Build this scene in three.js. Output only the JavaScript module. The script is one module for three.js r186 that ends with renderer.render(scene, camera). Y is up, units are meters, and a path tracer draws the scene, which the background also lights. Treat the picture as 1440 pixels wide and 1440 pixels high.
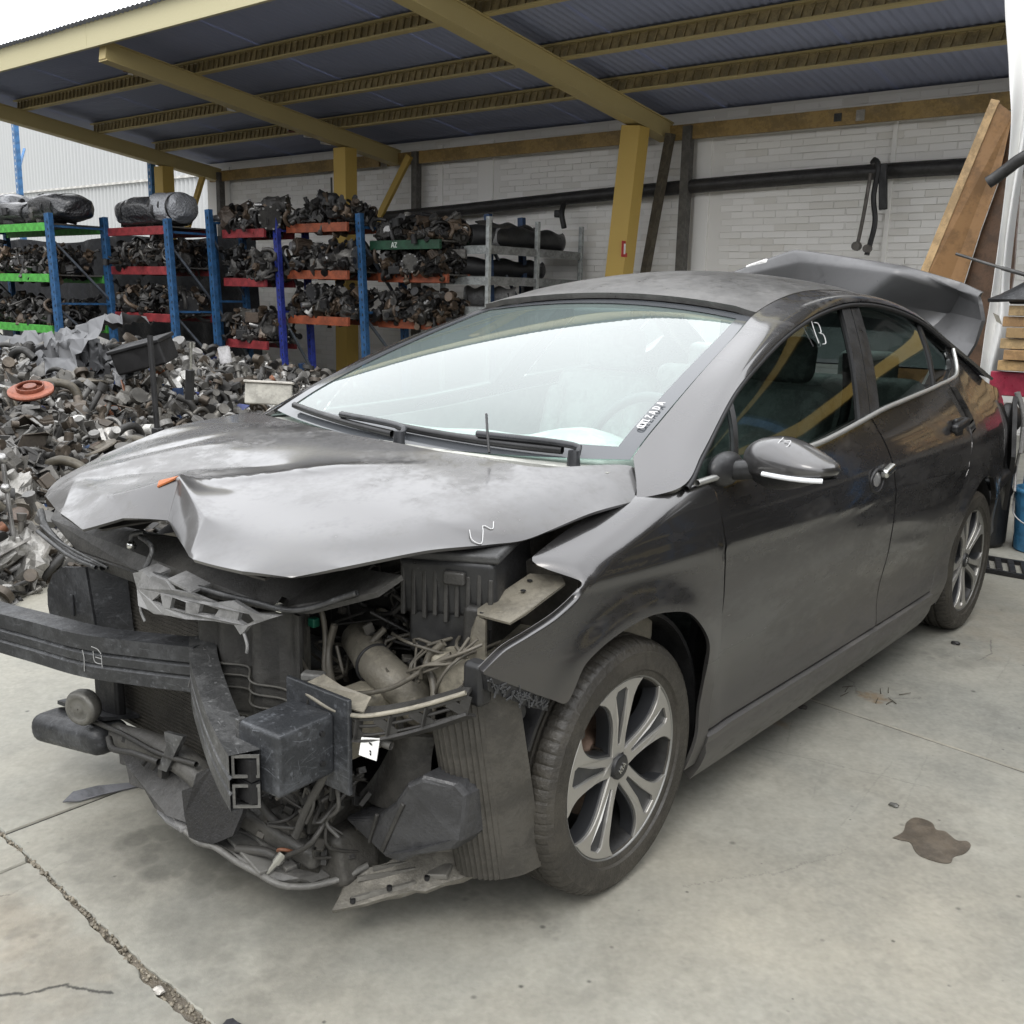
import * as THREE from 'three';
import { RoundedBoxGeometry } from 'three/addons/geometries/RoundedBoxGeometry.js';
import { FontLoader } from 'three/addons/loaders/FontLoader.js';
import { TextGeometry } from 'three/addons/geometries/TextGeometry.js';
import { mergeGeometries, mergeVertices, toCreasedNormals } from 'three/addons/utils/BufferGeometryUtils.js';

// ---------------------------------------------------------------- camera, sky, sun, exposure
const scene = new THREE.Scene();
const camera = new THREE.PerspectiveCamera(53.6, 1, 0.05, 600);
camera.position.set(2.0484, 1.3914, 1.8857);
camera.rotation.set(THREE.MathUtils.degToRad(-12.01), THREE.MathUtils.degToRad(39.575), THREE.MathUtils.degToRad(1.34), 'YXZ');

const renderer = new THREE.WebGLRenderer({ antialias: true });
renderer.setSize(1024, 1024);
renderer.toneMapping = THREE.LinearToneMapping;
renderer.toneMappingExposure = 1.0;
renderer.shadowMap.enabled = true;

{ // overcast sky: bright, nearly even cloud, a little brighter overhead, soft cloud structure
  const W = 512, H = 256, d = new Float32Array(W * H * 4);
  for (let j = 0; j < H; j++) for (let i = 0; i < W; i++) {
    const el = (j + 0.5) / H * Math.PI - Math.PI / 2, az = i / W * Math.PI * 2;
    const s = Math.max(0, Math.sin(el));
    let L = 1.95 + 1.15 * s;
    const q = Math.cos(el) * 3;
    const c = Math.sin(q * Math.cos(az) * 1.7 + 1.3) * Math.sin(q * Math.sin(az) * 1.9 + 0.4) + 0.6 * Math.sin(q * Math.cos(az) * 4.1 + 2 * s) * Math.sin(q * Math.sin(az) * 3.7 + 3 * s);
    L *= 1 + 0.09 * c;
    if (el < 0) L = 0.5;
    const k = (j * W + i) * 4;
    d[k] = L * 0.985; d[k + 1] = L * 1.0; d[k + 2] = L * 1.03; d[k + 3] = 1;
  }
  const sky = new THREE.DataTexture(d, W, H, THREE.RGBAFormat, THREE.FloatType);
  sky.mapping = THREE.EquirectangularReflectionMapping; sky.magFilter = THREE.LinearFilter; sky.needsUpdate = true;
  scene.background = sky; scene.environment = sky;
}
const sun = new THREE.DirectionalLight(new THREE.Color(1, 0.96, 0.9), 1.1);
sun.position.set(3.0, 12, 7.0); sun.target.position.set(-1, 0, -2);
sun.castShadow = true; sun.shadow.radius = 45; sun.shadow.mapSize.set(2048, 2048);
Object.assign(sun.shadow.camera, { left: -25, right: 25, top: 25, bottom: -25, near: 0.5, far: 60 });
scene.add(sun, sun.target);

// ---------------------------------------------------------------- helpers
const V = (x, y, z) => new THREE.Vector3(x, y, z);
const RAD = THREE.MathUtils.degToRad;
function rng(a) { return () => { a |= 0; a = a + 0x6D2B79F5 | 0; let t = Math.imul(a ^ a >>> 15, 1 | a); t = t + Math.imul(t ^ t >>> 7, 61 | t) ^ t; return ((t ^ t >>> 14) >>> 0) / 4294967296; }; }
const used = {};
function numbered(n) { const k = used[n] = (used[n] ?? -1) + 1; return k ? `${n}_${String(k).padStart(3, '0')}` : n; }
function tag(o, label, category, group, kind) {
  if (label) o.userData.label = label; if (category) o.userData.category = category;
  if (group) o.userData.group = group; if (kind) o.userData.kind = kind; return o;
}
function thing(name, label, category, pos = [0, 0, 0], turn = 0, group, kind) {
  const o = new THREE.Group(); o.name = numbered(name); o.position.set(...pos); o.rotation.y = turn; scene.add(o);
  return tag(o, label, category, group, kind);
}
function mesh(name, geo, mat, parent) {
  const m = new THREE.Mesh(geo, mat); m.castShadow = m.receiveShadow = true;
  m.name = parent ? name : numbered(name); (parent || scene).add(m); return m;
}
function boxUV(g) { // uv in metres, from the dominant axis of each triangle
  if (g.index) g = g.toNonIndexed();
  if (!g.attributes.normal) g.computeVertexNormals();
  const p = g.attributes.position, n = p.count, uv = new Float32Array(n * 2);
  const a = V(), b = V(), c = V();
  for (let i = 0; i < n; i += 3) {
    a.fromBufferAttribute(p, i); b.fromBufferAttribute(p, i + 1); c.fromBufferAttribute(p, i + 2);
    const nn = b.clone().sub(a).cross(c.clone().sub(a)), x = Math.abs(nn.x), y = Math.abs(nn.y), z = Math.abs(nn.z);
    const [u, v] = x >= y && x >= z ? ['z', 'y'] : y >= z ? ['x', 'z'] : ['x', 'y'];
    [a, b, c].forEach((q, k) => { uv[(i + k) * 2] = q[u]; uv[(i + k) * 2 + 1] = q[v]; });
  }
  g.setAttribute('uv', new THREE.BufferAttribute(uv, 2));
  for (const k of Object.keys(g.attributes)) if (!['position', 'normal', 'uv'].includes(k)) g.deleteAttribute(k);
  return g;
}
const _m = new THREE.Matrix4(), _q = new THREE.Quaternion(), _e = new THREE.Euler();
class B { // collects shapes and merges them into one named mesh
  constructor() { this.g = []; }
  add(g, pos = [0, 0, 0], rot = [0, 0, 0], scl = [1, 1, 1]) {
    g = g.index ? g.toNonIndexed() : g.clone();
    _m.compose(V(...pos), _q.setFromEuler(_e.set(...rot)), V(...scl)); g.applyMatrix4(_m);
    if (!g.attributes.normal) g.computeVertexNormals();
    for (const k of Object.keys(g.attributes)) if (!['position', 'normal'].includes(k)) g.deleteAttribute(k);
    g.morphAttributes = {}; this.g.push(g); return this;
  }
  box(x, y, z, w, h, d, r = 0, rot = [0, 0, 0]) {
    const g = r > 0 ? new RoundedBoxGeometry(w, h, d, 2, Math.min(r, w / 2.01, h / 2.01, d / 2.01)) : new THREE.BoxGeometry(w, h, d);
    return this.add(g, [x, y, z], rot);
  }
  bar(a, b, w, h, r = 0, roll = 0) { // box from point a to point b
    const A = V(...a), C = V(...b), d = C.clone().sub(A), l = d.length();
    const g = r > 0 ? new RoundedBoxGeometry(w, h, l, 2, Math.min(r, w / 2.01, h / 2.01)) : new THREE.BoxGeometry(w, h, l);
    if (roll) g.rotateZ(roll);
    const o = new THREE.Object3D(); o.position.copy(A.add(C).multiplyScalar(0.5)); o.up.set(0, 1, 0);
    if (Math.abs(d.y) > 0.98 * l) o.up.set(0, 0, 1);
    o.lookAt(C); o.updateMatrix();
    g.applyMatrix4(o.matrix); return this.add(g);
  }
  rod(a, b, r1, r2 = r1, seg = 12) {
    const A = V(...a), C = V(...b), d = C.clone().sub(A), l = d.length();
    const g = new THREE.CylinderGeometry(r2, r1, l, seg); g.translate(0, l / 2, 0);
    g.applyQuaternion(new THREE.Quaternion().setFromUnitVectors(V(0, 1, 0), d.normalize())); g.translate(A.x, A.y, A.z);
    return this.add(g);
  }
  tube(pts, r, seg = 24, rad = 8, closed = false) {
    return this.add(new THREE.TubeGeometry(new THREE.CatmullRomCurve3(pts.map(p => V(...p)), closed, 'catmullrom', 0.5), seg, r, rad, closed));
  }
  plate(pts, t = 0.004, holes = []) { return this.add(plateGeo(pts, t, holes)); }
  build(name, mat, parent) { return mesh(name, boxUV(mergeGeometries(this.g)), mat, parent); }
}
function plateGeo(pts, t, holes = []) { // a polygon in space given a thickness
  const P = pts.map(p => V(...p)), n = V();
  for (let i = 0; i < P.length; i++) { const a = P[i], b = P[(i + 1) % P.length]; n.x += (a.y - b.y) * (a.z + b.z); n.y += (a.z - b.z) * (a.x + b.x); n.z += (a.x - b.x) * (a.y + b.y); }
  n.normalize();
  const u = Math.abs(n.y) < 0.9 ? V(0, 1, 0).cross(n).normalize() : V(1, 0, 0).cross(n).normalize(), w = n.clone().cross(u);
  const to2 = q => new THREE.Vector2(q.dot(u), q.dot(w));
  const H = holes.map(h => h.map(p => V(...p)));
  const c2 = P.map(to2), h2 = H.map(h => h.map(to2));
  const tri = THREE.ShapeUtils.triangulateShape(c2, h2), all = [...P, ...H.flat()], pos = [];
  const push = (...q) => q.forEach(v => pos.push(v.x, v.y, v.z));
  const f = all.map(v => v.clone().addScaledVector(n, t / 2)), b = all.map(v => v.clone().addScaledVector(n, -t / 2));
  for (const [i, j, k] of tri) { push(f[i], f[j], f[k]); push(b[i], b[k], b[j]); }
  let off = 0;
  for (const [ring, s] of [[P, 1], ...H.map(h => [h, 1])]) {
    for (let i = 0; i < ring.length; i++) { const a = off + i, c = off + (i + 1) % ring.length; push(f[a], b[a], f[c], f[c], b[a], b[c]); }
    off += ring.length;
  }
  const g = new THREE.BufferGeometry(); g.setAttribute('position', new THREE.Float32BufferAttribute(pos, 3)); g.computeVertexNormals(); return g;
}
function gridGeo(nu, nv, fn) { // smooth sheet, fn(u, v) -> [x, y, z]
  const pos = [], idx = [];
  for (let j = 0; j <= nv; j++) for (let i = 0; i <= nu; i++) pos.push(...fn(i / nu, j / nv));
  for (let j = 0; j < nv; j++) for (let i = 0; i < nu; i++) { const a = j * (nu + 1) + i, b = a + 1, c = a + nu + 1, d = c + 1; idx.push(a, b, d, a, d, c); }
  const g = new THREE.BufferGeometry(); g.setAttribute('position', new THREE.Float32BufferAttribute(pos, 3)); g.setIndex(idx); g.computeVertexNormals(); return g;
}
function shellGeo(nu, nv, fn, t = 0.02) { // sheet with a rolled edge and an inner skin, so that it has thickness
  const outer = gridGeo(nu, nv, fn), N = outer.attributes.normal, P = outer.attributes.position;
  const inner = outer.clone(), ip = inner.attributes.position;
  for (let i = 0; i < ip.count; i++) ip.setXYZ(i, P.getX(i) - N.getX(i) * t, P.getY(i) - N.getY(i) * t, P.getZ(i) - N.getZ(i) * t);
  const idx = inner.index.array; for (let i = 0; i < idx.length; i += 3) { const s = idx[i]; idx[i] = idx[i + 1]; idx[i + 1] = s; }
  inner.computeVertexNormals();
  const ring = []; for (let i = 0; i < nu; i++) ring.push(i); for (let j = 0; j < nv; j++) ring.push(j * (nu + 1) + nu);
  for (let i = nu; i > 0; i--) ring.push(nv * (nu + 1) + i); for (let j = nv; j > 0; j--) ring.push(j * (nu + 1));
  const pos = [];
  const o = k => [P.getX(k), P.getY(k), P.getZ(k)], q = k => [ip.getX(k), ip.getY(k), ip.getZ(k)];
  for (let i = 0; i < ring.length; i++) { const a = ring[i], b = ring[(i + 1) % ring.length]; pos.push(...o(a), ...q(a), ...o(b), ...o(b), ...q(a), ...q(b)); }
  const e = new THREE.BufferGeometry(); e.setAttribute('position', new THREE.Float32BufferAttribute(pos, 3)); e.computeVertexNormals();
  return mergeGeometries([outer.toNonIndexed(), inner.toNonIndexed(), e]);
}
function pw(x, t) { // piecewise linear table [[x, y], ...], smoothed
  if (x <= t[0][0]) return t[0][1];
  for (let i = 1; i < t.length; i++) if (x <= t[i][0]) { const k = (x - t[i - 1][0]) / (t[i][0] - t[i - 1][0]); return t[i - 1][1] + (t[i][1] - t[i - 1][1]) * k; }
  return t[t.length - 1][1];
}
function spline(pts) { const c = new THREE.CatmullRomCurve3(pts.map(p => V(...p)), false, 'centripetal'); return t => c.getPoint(Math.min(1, Math.max(0, t))); }

// ---------------------------------------------------------------- textures
function fbm(N, cells, seed) { // tiling value noise, 0..1
  const out = new Float32Array(N * N); let tot = 0;
  cells.forEach(([n, amp], k) => {
    const r = rng(seed * 131 + k * 17 + n), L = new Float32Array(n * n); for (let i = 0; i < L.length; i++) L[i] = r();
    tot += amp;
    const xi = new Int32Array(N), xj = new Int32Array(N), xf = new Float32Array(N);
    for (let i = 0; i < N; i++) { const x = i / N * n, a = Math.floor(x), f = x - a; xi[i] = a % n; xj[i] = (a + 1) % n; xf[i] = f * f * (3 - 2 * f); }
    for (let y = 0; y < N; y++) { const r0 = xi[y] * n, r1 = xj[y] * n, fy = xf[y];
      for (let x = 0; x < N; x++) { const a = xi[x], b = xj[x], f = xf[x];
        const p = L[r0 + a] + (L[r0 + b] - L[r0 + a]) * f, q = L[r1 + a] + (L[r1 + b] - L[r1 + a]) * f;
        out[y * N + x] += (p + (q - p) * fy) * amp; } }
  });
  for (let i = 0; i < out.length; i++) out[i] /= tot; return out;
}
function tex(N, fn, srgb, M = N) {
  const d = new Uint8Array(N * M * 4);
  for (let y = 0; y < M; y++) for (let x = 0; x < N; x++) { const c = fn(x, y, y * N + x), k = (y * N + x) * 4; d[k] = c[0]; d[k + 1] = c[1]; d[k + 2] = c[2]; d[k + 3] = 255; }
  const t = new THREE.DataTexture(d, N, M); t.wrapS = t.wrapT = THREE.RepeatWrapping; t.magFilter = THREE.LinearFilter; t.minFilter = THREE.LinearMipmapLinearFilter; t.generateMipmaps = true;
  if (srgb) t.colorSpace = THREE.SRGBColorSpace; t.needsUpdate = true; return t;
}
const c8 = v => Math.max(0, Math.min(255, Math.round(v)));
const s8 = v => c8(255 * (v <= 0.0031308 ? v * 12.92 : 1.055 * Math.pow(Math.max(v, 0), 1 / 2.4) - 0.055));
const nA = fbm(512, [[4, 1], [9, .7], [21, .5], [47, .4], [101, .3], [211, .25]], 3), nB = fbm(512, [[3, 1], [7, .8], [16, .6], [40, .5], [90, .4]], 8), nF = fbm(512, [[60, 1], [128, .8], [256, .6]], 5);
const smooth = (a, b, x) => { const t = Math.max(0, Math.min(1, (x - a) / (b - a))); return t * t * (3 - 2 * t); };
const grime = tex(512, (x, y, i) => { const v = 0.62 + 0.38 * smooth(.34, .62, nA[i]) - 0.12 * smooth(.55, .7, nB[i]) + 0.06 * (nF[i] - .5); const w = s8(v); return [w, s8(v * .985), s8(v * .96)]; }, true);
const roughT = tex(512, (x, y, i) => { const v = c8(255 * (0.6 + 0.55 * (nA[i] - .5) + 0.5 * (nB[i] - .5) + .35 * (nF[i] - .5))); return [v, v, v]; });
const bumpT = tex(512, (x, y, i) => { const v = c8(255 * (0.5 + 0.9 * (nA[i] - .5) + 0.8 * (nF[i] - .5))); return [v, v, v]; });
function rep(t, s, sy = s, ox = 0, oy = 0) { const c = t.clone(); c.repeat.set(1 / s, 1 / sy); c.offset.set(ox, oy); c.needsUpdate = true; return c; }
const grime1 = rep(grime, 1.1), grime03 = rep(grime, .37), rough1 = rep(roughT, .9), rough03 = rep(roughT, .31), bump03 = rep(bumpT, .33), bump1 = rep(bumpT, 1.3);
function M(r, g, b, rough = .7, metal = 0, o = {}) {
  const { tex: tx = 1, bump = 0, phys = false, ...rest } = o;
  const p = { color: new THREE.Color().setRGB(r, g, b), roughness: rough, metalness: metal, side: THREE.DoubleSide, ...rest };
  if (tx && !p.map) p.map = tx > 1 ? grime1 : grime03;
  if (tx && !p.roughnessMap) { p.roughnessMap = tx > 1 ? rough1 : rough03; p.roughness = Math.min(1, rough * 1.5); }
  if (bump && !p.bumpMap) { p.bumpMap = tx > 1 ? bump1 : bump03; p.bumpScale = bump; }
  return phys ? new THREE.MeshPhysicalMaterial(p) : new THREE.MeshStandardMaterial(p);
}
// worn paint of the car: dust over metallic grey, heavier towards the sills
const nP = fbm(1024, [[5, 1], [12, .8], [30, .6], [70, .5], [160, .4], [340, .3]], 21), nQ = fbm(1024, [[3, 1], [8, 1], [150, .4]], 22);
const sideMap = tex(1024, (x, y, i) => {
  const yy = y / 1024 * 1.6; let d = smooth(.75, .22, yy) * .55 + .22 * smooth(.45, .65, nP[i]);
  d += .35 * smooth(.58, .7, nQ[i]) * smooth(.9, .4, yy); d = Math.min(1, d * (.55 + .9 * nP[i]));
  return [s8(.082 + .03 * d), s8(.080 + .024 * d), s8(.081 + .012 * d)];
}, true);
const sideRough = tex(1024, (x, y, i) => { const yy = y / 1024 * 1.6; const d = smooth(.75, .25, yy) * .5 + .5 * smooth(.42, .66, nP[i]); const v = c8(255 * (.25 + .5 * d)); return [v, v, v]; });
const ccRough = tex(1024, (x, y, i) => { const yy = y / 1024 * 1.6; const d = smooth(.7, .2, yy) * .75 + .25 * smooth(.45, .7, nP[i]); const v = c8(255 * Math.min(1, .06 + .75 * d)); return [v, v, v]; });
const SM = t => rep(t, 5.0, 1.6, .1, 0);
const MAT = {};
MAT.side = new THREE.MeshPhysicalMaterial({ color: 0xffffff, map: SM(sideMap), roughnessMap: SM(sideRough), roughness: 1, metalness: .8, clearcoat: 1, clearcoatRoughness: 1, clearcoatRoughnessMap: SM(ccRough), side: THREE.DoubleSide });
const topMap = tex(1024, (x, y, i) => { const d = .25 + .6 * smooth(.4, .65, nP[i]) + .3 * smooth(.5, .66, nQ[i]); return [s8(.076 + .022 * d), s8(.075 + .02 * d), s8(.0765 + .016 * d)]; }, true);
const topRough = tex(1024, (x, y, i) => { const v = c8(255 * (.3 + .35 * smooth(.35, .7, nP[i]))); return [v, v, v]; });
const topCC = tex(1024, (x, y, i) => { const v = c8(255 * (.10 + .28 * smooth(.38, .7, nP[i]) * smooth(.3, .6, nQ[i]))); return [v, v, v]; });
MAT.top = new THREE.MeshPhysicalMaterial({ color: 0xffffff, map: rep(topMap, 1.7), roughnessMap: rep(topRough, 1.7), roughness: 1, metalness: .75, clearcoat: 1, clearcoatRoughness: 1, clearcoatRoughnessMap: rep(topCC, 1.7), side: THREE.DoubleSide });
MAT.roof = M(.14, .138, .136, .5, .7, { tex: 2, phys: true, clearcoat: .5, clearcoatRoughness: .35 });
MAT.dark = M(.012, .012, .013, .65);
MAT.black = M(.018, .0185, .02, .5);
MAT.blackDust = M(.036, .035, .033, .75, 0, { bump: .001 });
MAT.dust = M(.085, .08, .07, .85, 0, { bump: .001 });
MAT.greyPlastic = M(.22, .222, .225, .6, 0, { bump: .001 });
const scuffT = (() => { const N = 512, A = new Float32Array(N * N), r = rng(303); // scraped black paint: short bright scratches and dust over dark
  for (let i = 0; i < 170; i++) { let x = r() * N, y = r() * N, a = (r() < .7 ? 0 : 1.3) + (r() - .5) * .7, l = 6 + r() * r() * 90, v = .2 + r() * .8, w = r() < .15 ? 2 : 1; for (let k = 0; k < l; k++) { x += Math.cos(a); y += Math.sin(a); a += (r() - .5) * .12; for (let q = 0; q < w; q++) { const j = (Math.floor(y + q + N) % N) * N + (Math.floor(x + N) % N); A[j] = Math.max(A[j], v * Math.min(1, (l - k) / 12)); } } }
  for (let i = 0; i < 260; i++) { const x = r() * N, y = r() * N, R = 1 + r() * r() * 6; for (let j = -R; j <= R; j++) for (let k = -R; k <= R; k++) if (j * j + k * k < R * R * (.5 + r() * .6)) { const q = ((Math.floor(y + j) + N) % N) * N + (Math.floor(x + k) + N) % N; A[q] = Math.max(A[q], .25 + r() * .45); } }
  return tex(N, (x, y, i) => { const v = .16 + .16 * smooth(.42, .66, nA[i]) + .12 * smooth(.5, .7, nB[i]) + .5 * A[i]; return [s8(v), s8(v * .99), s8(v * .97)]; }, true); })();
const scuff = rep(scuffT, .42);
MAT.bluegrey = M(.145, .152, .165, .55, .2, { bump: .0008, map: scuff });
MAT.bluegrey2 = M(.27, .275, .28, .55, .25, { bump: .0008, map: scuff });
MAT.beige = M(.27, .25, .2, .85, 0, { bump: .001 });
MAT.metal = M(.35, .35, .35, .45, .8);
MAT.chrome = M(.62, .62, .6, .22, 1, { tex: 0 });
MAT.lid = new THREE.MeshPhysicalMaterial({ color: new THREE.Color(.10, .10, .102), roughness: .8, roughnessMap: rough1, metalness: .5, clearcoat: .35, clearcoatRoughness: .4, side: THREE.DoubleSide });
MAT.seal = M(.012, .012, .013, .55, 0, { tex: 0 });
MAT.rubber = M(.03, .029, .027, .8, 0, { bump: .0008 });
MAT.chalk = M(.5, .5, .5, .9, 0, { tex: 0 });
MAT.glass = new THREE.MeshPhysicalMaterial({ color: new THREE.Color(.78, .9, .86), roughness: 0.02, transmission: 1, thickness: 0, ior: 1.55, side: THREE.DoubleSide });
MAT.tint = new THREE.MeshPhysicalMaterial({ color: new THREE.Color(.20, .24, .23), roughness: 0.03, transmission: 1, thickness: 0, ior: 1.5, side: THREE.DoubleSide });
MAT.screen = new THREE.MeshPhysicalMaterial({ color: new THREE.Color(.76, .93, .89), roughness: 0.0, transmission: .87, thickness: 0, ior: 1.85, side: THREE.DoubleSide });
// ---------------------------------------------------------------- the wrecked car (left side is +x, front is +z)
const car = thing('wrecked_car', 'dark grey sedan with crushed front end, buckled hood and raised dented trunk lid', 'car');
const sm = (x, t, h) => (pw(x - h, t) + 2 * pw(x, t) + pw(x + h, t)) / 4;
const WID = [[-3.6, .70], [-3.4, .79], [-3.1, .845], [-2.6, .878], [-1.8, .886], [-1, .886], [-.4, .882], [0, .872], [.25, .856], [.45, .832], [.6, .80]];
const PRO = [[.12, -.09], [.2, -.035], [.26, -.018], [.3, -.012], [.37, -.022], [.44, -.02], [.55, -.003], [.66, .002], [.78, 0], [.85, -.006], [.90, -.022], [.94, -.036], [.98, -.055], [1.5, -.341]];
function bodyX(y, z) {
  let x = sm(z, WID, .12) + sm(y, PRO, .02);
  for (const zc of [0, -2.7]) { const r = Math.hypot(z - zc, y - .31); x += .013 * Math.exp(-(((r - .38) / .055) ** 2)) * smooth(.2, .4, y); }
  x += .004 * Math.exp(-(((y - (.78 + .02 * (z + 1))) / .012) ** 2)); // shoulder crease
  return x;
}
const BELT = [[-2.6, 1.10], [-2.36, 1.093], [-2.19, 1.077], [-1.59, 1.036], [-1.28, 1.003], [-1.01, .978], [-.6, .963], [-.2, .952], [0, .945]];
const belt = z => sm(z, BELT, .08);
const DLO = [[-2.64, 1.215], [-2.613, 1.233], [-2.383, 1.327], [-2.057, 1.383], [-1.718, 1.393], [-1.399, 1.356], [-1.102, 1.296], [-.853, 1.225], [-.619, 1.147], [-.4, 1.055], [-.228, .972], [-.1, .915]];
const dlo = z => sm(z, DLO, .05);
const glassX = y => .830 - .55 * (y - .98);
function keyed(keys) { // [[t, z, y], ...] -> smooth curve
  const ts = keys.map(k => k[0]), c = keys.map(k => [k[1], k[2], 0]);
  return t => { let i = 1; while (i < ts.length - 1 && t > ts[i]) i++; const k = (t - ts[i - 1]) / (ts[i] - ts[i - 1]);
    const P = j => c[Math.max(0, Math.min(c.length - 1, j))], a = P(i - 2), b = P(i - 1), d = P(i), e = P(i + 1);
    const f = n => { const m1 = (d[n] - a[n]) * .5, m2 = (e[n] - b[n]) * .5; const k2 = k * k, k3 = k2 * k; return (2 * k3 - 3 * k2 + 1) * b[n] + (k3 - 2 * k2 + k) * m1 * .8 + (-2 * k3 + 3 * k2) * d[n] + (k3 - k2) * m2 * .8; };
    return [f(0), f(1)]; };
}
const ruled = (bot, top, s) => (u, v) => { const a = bot(u), b = top(u), z = a[0] + (b[0] - a[0]) * v, y = a[1] + (b[1] - a[1]) * v; return [s * bodyX(y, z), y, z]; };
const part = (name, geo, mat, parent = car) => { const g = boxUV(geo); if (mat === MAT.side) { const p = g.attributes.position, u = g.attributes.uv; for (let i = 0; i < p.count; i++) u.setXY(i, p.getZ(i), p.getY(i)); } return mesh(name, g, mat, parent); };

const gapF = y => sm(y, [[.2, -.346], [.236, -.346], [.632, -.376], [.80, -.37], [.94, -.335], [1, -.32]], .04);
const gapM = y => sm(y, [[.2, -1.55], [.72, -1.585], [.89, -1.55], [1.02, -1.49], [1.1, -1.47]], .04);
const gapR = y => sm(y, [[.2, -2.10], [.4, -2.22], [.566, -2.308], [.70, -2.40], [.821, -2.466], [.95, -2.475], [1.09, -2.42]], .03);
const C1 = spline([[.71, 1.004, -.195], [.70, 1.042, -.265], [.69, 1.083, -.35], [.65, 1.186, -.608], [.60, 1.286, -.895], [.56, 1.347, -1.09], [.53, 1.408, -1.40], [.52, 1.428, -1.72], [.525, 1.412, -2.06], [.545, 1.352, -2.42], [.575, 1.245, -2.72], [.63, 1.09, -3.05]]);
const C2 = spline([[.79, .926, -.09], [.846, .950, -.195], [.815, 1.012, -.335], [.745, 1.147, -.619], [.70, 1.225, -.853], [.66, 1.296, -1.102], [.626, 1.358, -1.399], [.607, 1.394, -1.718], [.611, 1.386, -2.057], [.642, 1.330, -2.383], [.692, 1.236, -2.613], [.775, 1.07, -3.02]]);
const K = 11;                                  // both curves have 12 points; parameter i / 11 at point i
for (const s of [1, -1]) {
  const fBot = keyed([[0, -.288, .2], [.14, -.318, .42], [.26, -.29, .56], [.38, -.18, .658], [.5, -.02, .69], [.62, .12, .672], [.74, .215, .632], [.80, .262, .562], [.86, .311, .579], [.93, .406, .631], [1, .487, .674]]);
  const fTop = keyed([[0, -.341, .2], [.14, -.368, .5], [.26, -.350, .86], [.32, -.33, .94], [.45, -.12, .920], [.6, .06, .870], [.70, .172, .828], [.76, .198, .804], [.80, .232, .779], [.86, .294, .751], [.92, .375, .728], [.96, .438, .711], [1, .489, .681]]);
  const INN = [[0, 0], [.28, 0], [.33, .012], [.45, .078], [.6, .10], [.715, .10], [.74, .03], [.76, .004], [.8, 0], [1, 0]]; // how far the flat top reaches inwards
  const fender = part('fender', shellGeo(110, 26, (u, v) => { const a = fBot(u), b = fTop(u), w = Math.min(1, v / .76), z = a[0] + (b[0] - a[0]) * w, y = a[1] + (b[1] - a[1]) * w; let x = bodyX(y, z), yy = y, zz = z;
    const reach = sm(u, INN, .012), q = Math.max(0, (v - .70) / .30); if (reach > .001) { const k = q * q * (3 - 2 * q) * .35 + q * .65; x -= reach * k; yy += .030 * (reach / .1) * Math.sin(Math.min(1, k * 1.3) * 1.5) * .55; zz += reach * k * (.35 + .45 * smooth(.5, .7, u)); } else x -= .002 * smooth(.965, 1, v);
    return [s * x, yy, zz]; }, .009), MAT.side);
  if (s > 0) tag(fender, 'left front fender with open headlight cutout');
  const fd = part('front_door', shellGeo(40, 40, (u, v) => { const y0 = .292, zz = -.35 - u * 1.2, y = y0 + v * (belt(zz) - .004 - y0), z = gapF(y) - .010 + (gapM(y) + .007 - gapF(y) + .010) * u; return [s * bodyX(y, z), y, z]; }, .03), MAT.side);
  const rd = part('rear_door', shellGeo(36, 40, (u, v) => { const y0 = .292, zz = -1.55 - u * .9, y = y0 + v * (belt(zz) - .004 - y0), z = gapM(y) - .0045 + (gapR(y) + .006 - gapM(y) + .0045) * u; return [s * bodyX(y, z), y, z]; }, .03), MAT.side);
  part('quarter_panel', shellGeo(80, 20, ruled(
    keyed([[0, -2.33, .2], [.2, -2.345, .42], [.35, -2.44, .58], [.46, -2.58, .672], [.56, -2.70, .688], [.66, -2.84, .66], [.78, -2.99, .54], [.88, -3.07, .36], [1, -3.34, .33]]),
    keyed([[0, -2.105, .2], [.2, -2.27, .5], [.35, -2.474, .85], [.42, -2.48, .98], [.5, -2.425, 1.093], [.58, -2.56, 1.148], [.64, -2.632, 1.232], [.74, -2.86, 1.135], [.86, -3.06, 1.055], [1, -3.42, 1.0]]), s), .02), MAT.side);
  part('sill', shellGeo(40, 8, (u, v) => { const z = -.35 - u * 1.79, y = .286 - v * .125; return [s * (bodyX(y, z) + (v < .3 ? -.016 : -.008)), y, z]; }, .03), MAT.side);
  part('roof_rail', shellGeo(90, 10, (u, v) => { const a = C1(u), b = C2(u), p = a.clone().lerp(b, v), k = Math.sin(Math.pow(v, 1.3) * Math.PI) * (.004 + .010 * smooth(.15, .35, u)); return [s * (p.x + k * .75), p.y + k * .66, p.z]; }, .012), MAT.side);
  { // black seal round the side windows and the bright strip along the belt
    const b = new B(), pts = []; for (let i = 0; i <= 24; i++) { const t = (1.15 + i / 24 * 8.85) / K, p = C2(t); pts.push([s * (p.x + .004), p.y - .006, p.z]); }
    b.tube(pts, .0085, 60, 6).build('window_seal', MAT.seal, car);
    const c = new B(), q = []; for (let i = 0; i <= 30; i++) { const z = -.26 - i / 30 * 2.12, y = belt(z) + .006; q.push([s * (glassX(y) + .012), y, z]); }
    q.push([s * .770, 1.115, -2.50], [s * .748, 1.15, -2.572], [s * .71, 1.215, -2.628]);
    c.tube(q, .0085, 70, 6).build('belt_strip', M(.50, .50, .48, .32, .7, { tex: 0 }), car);
  }
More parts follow.
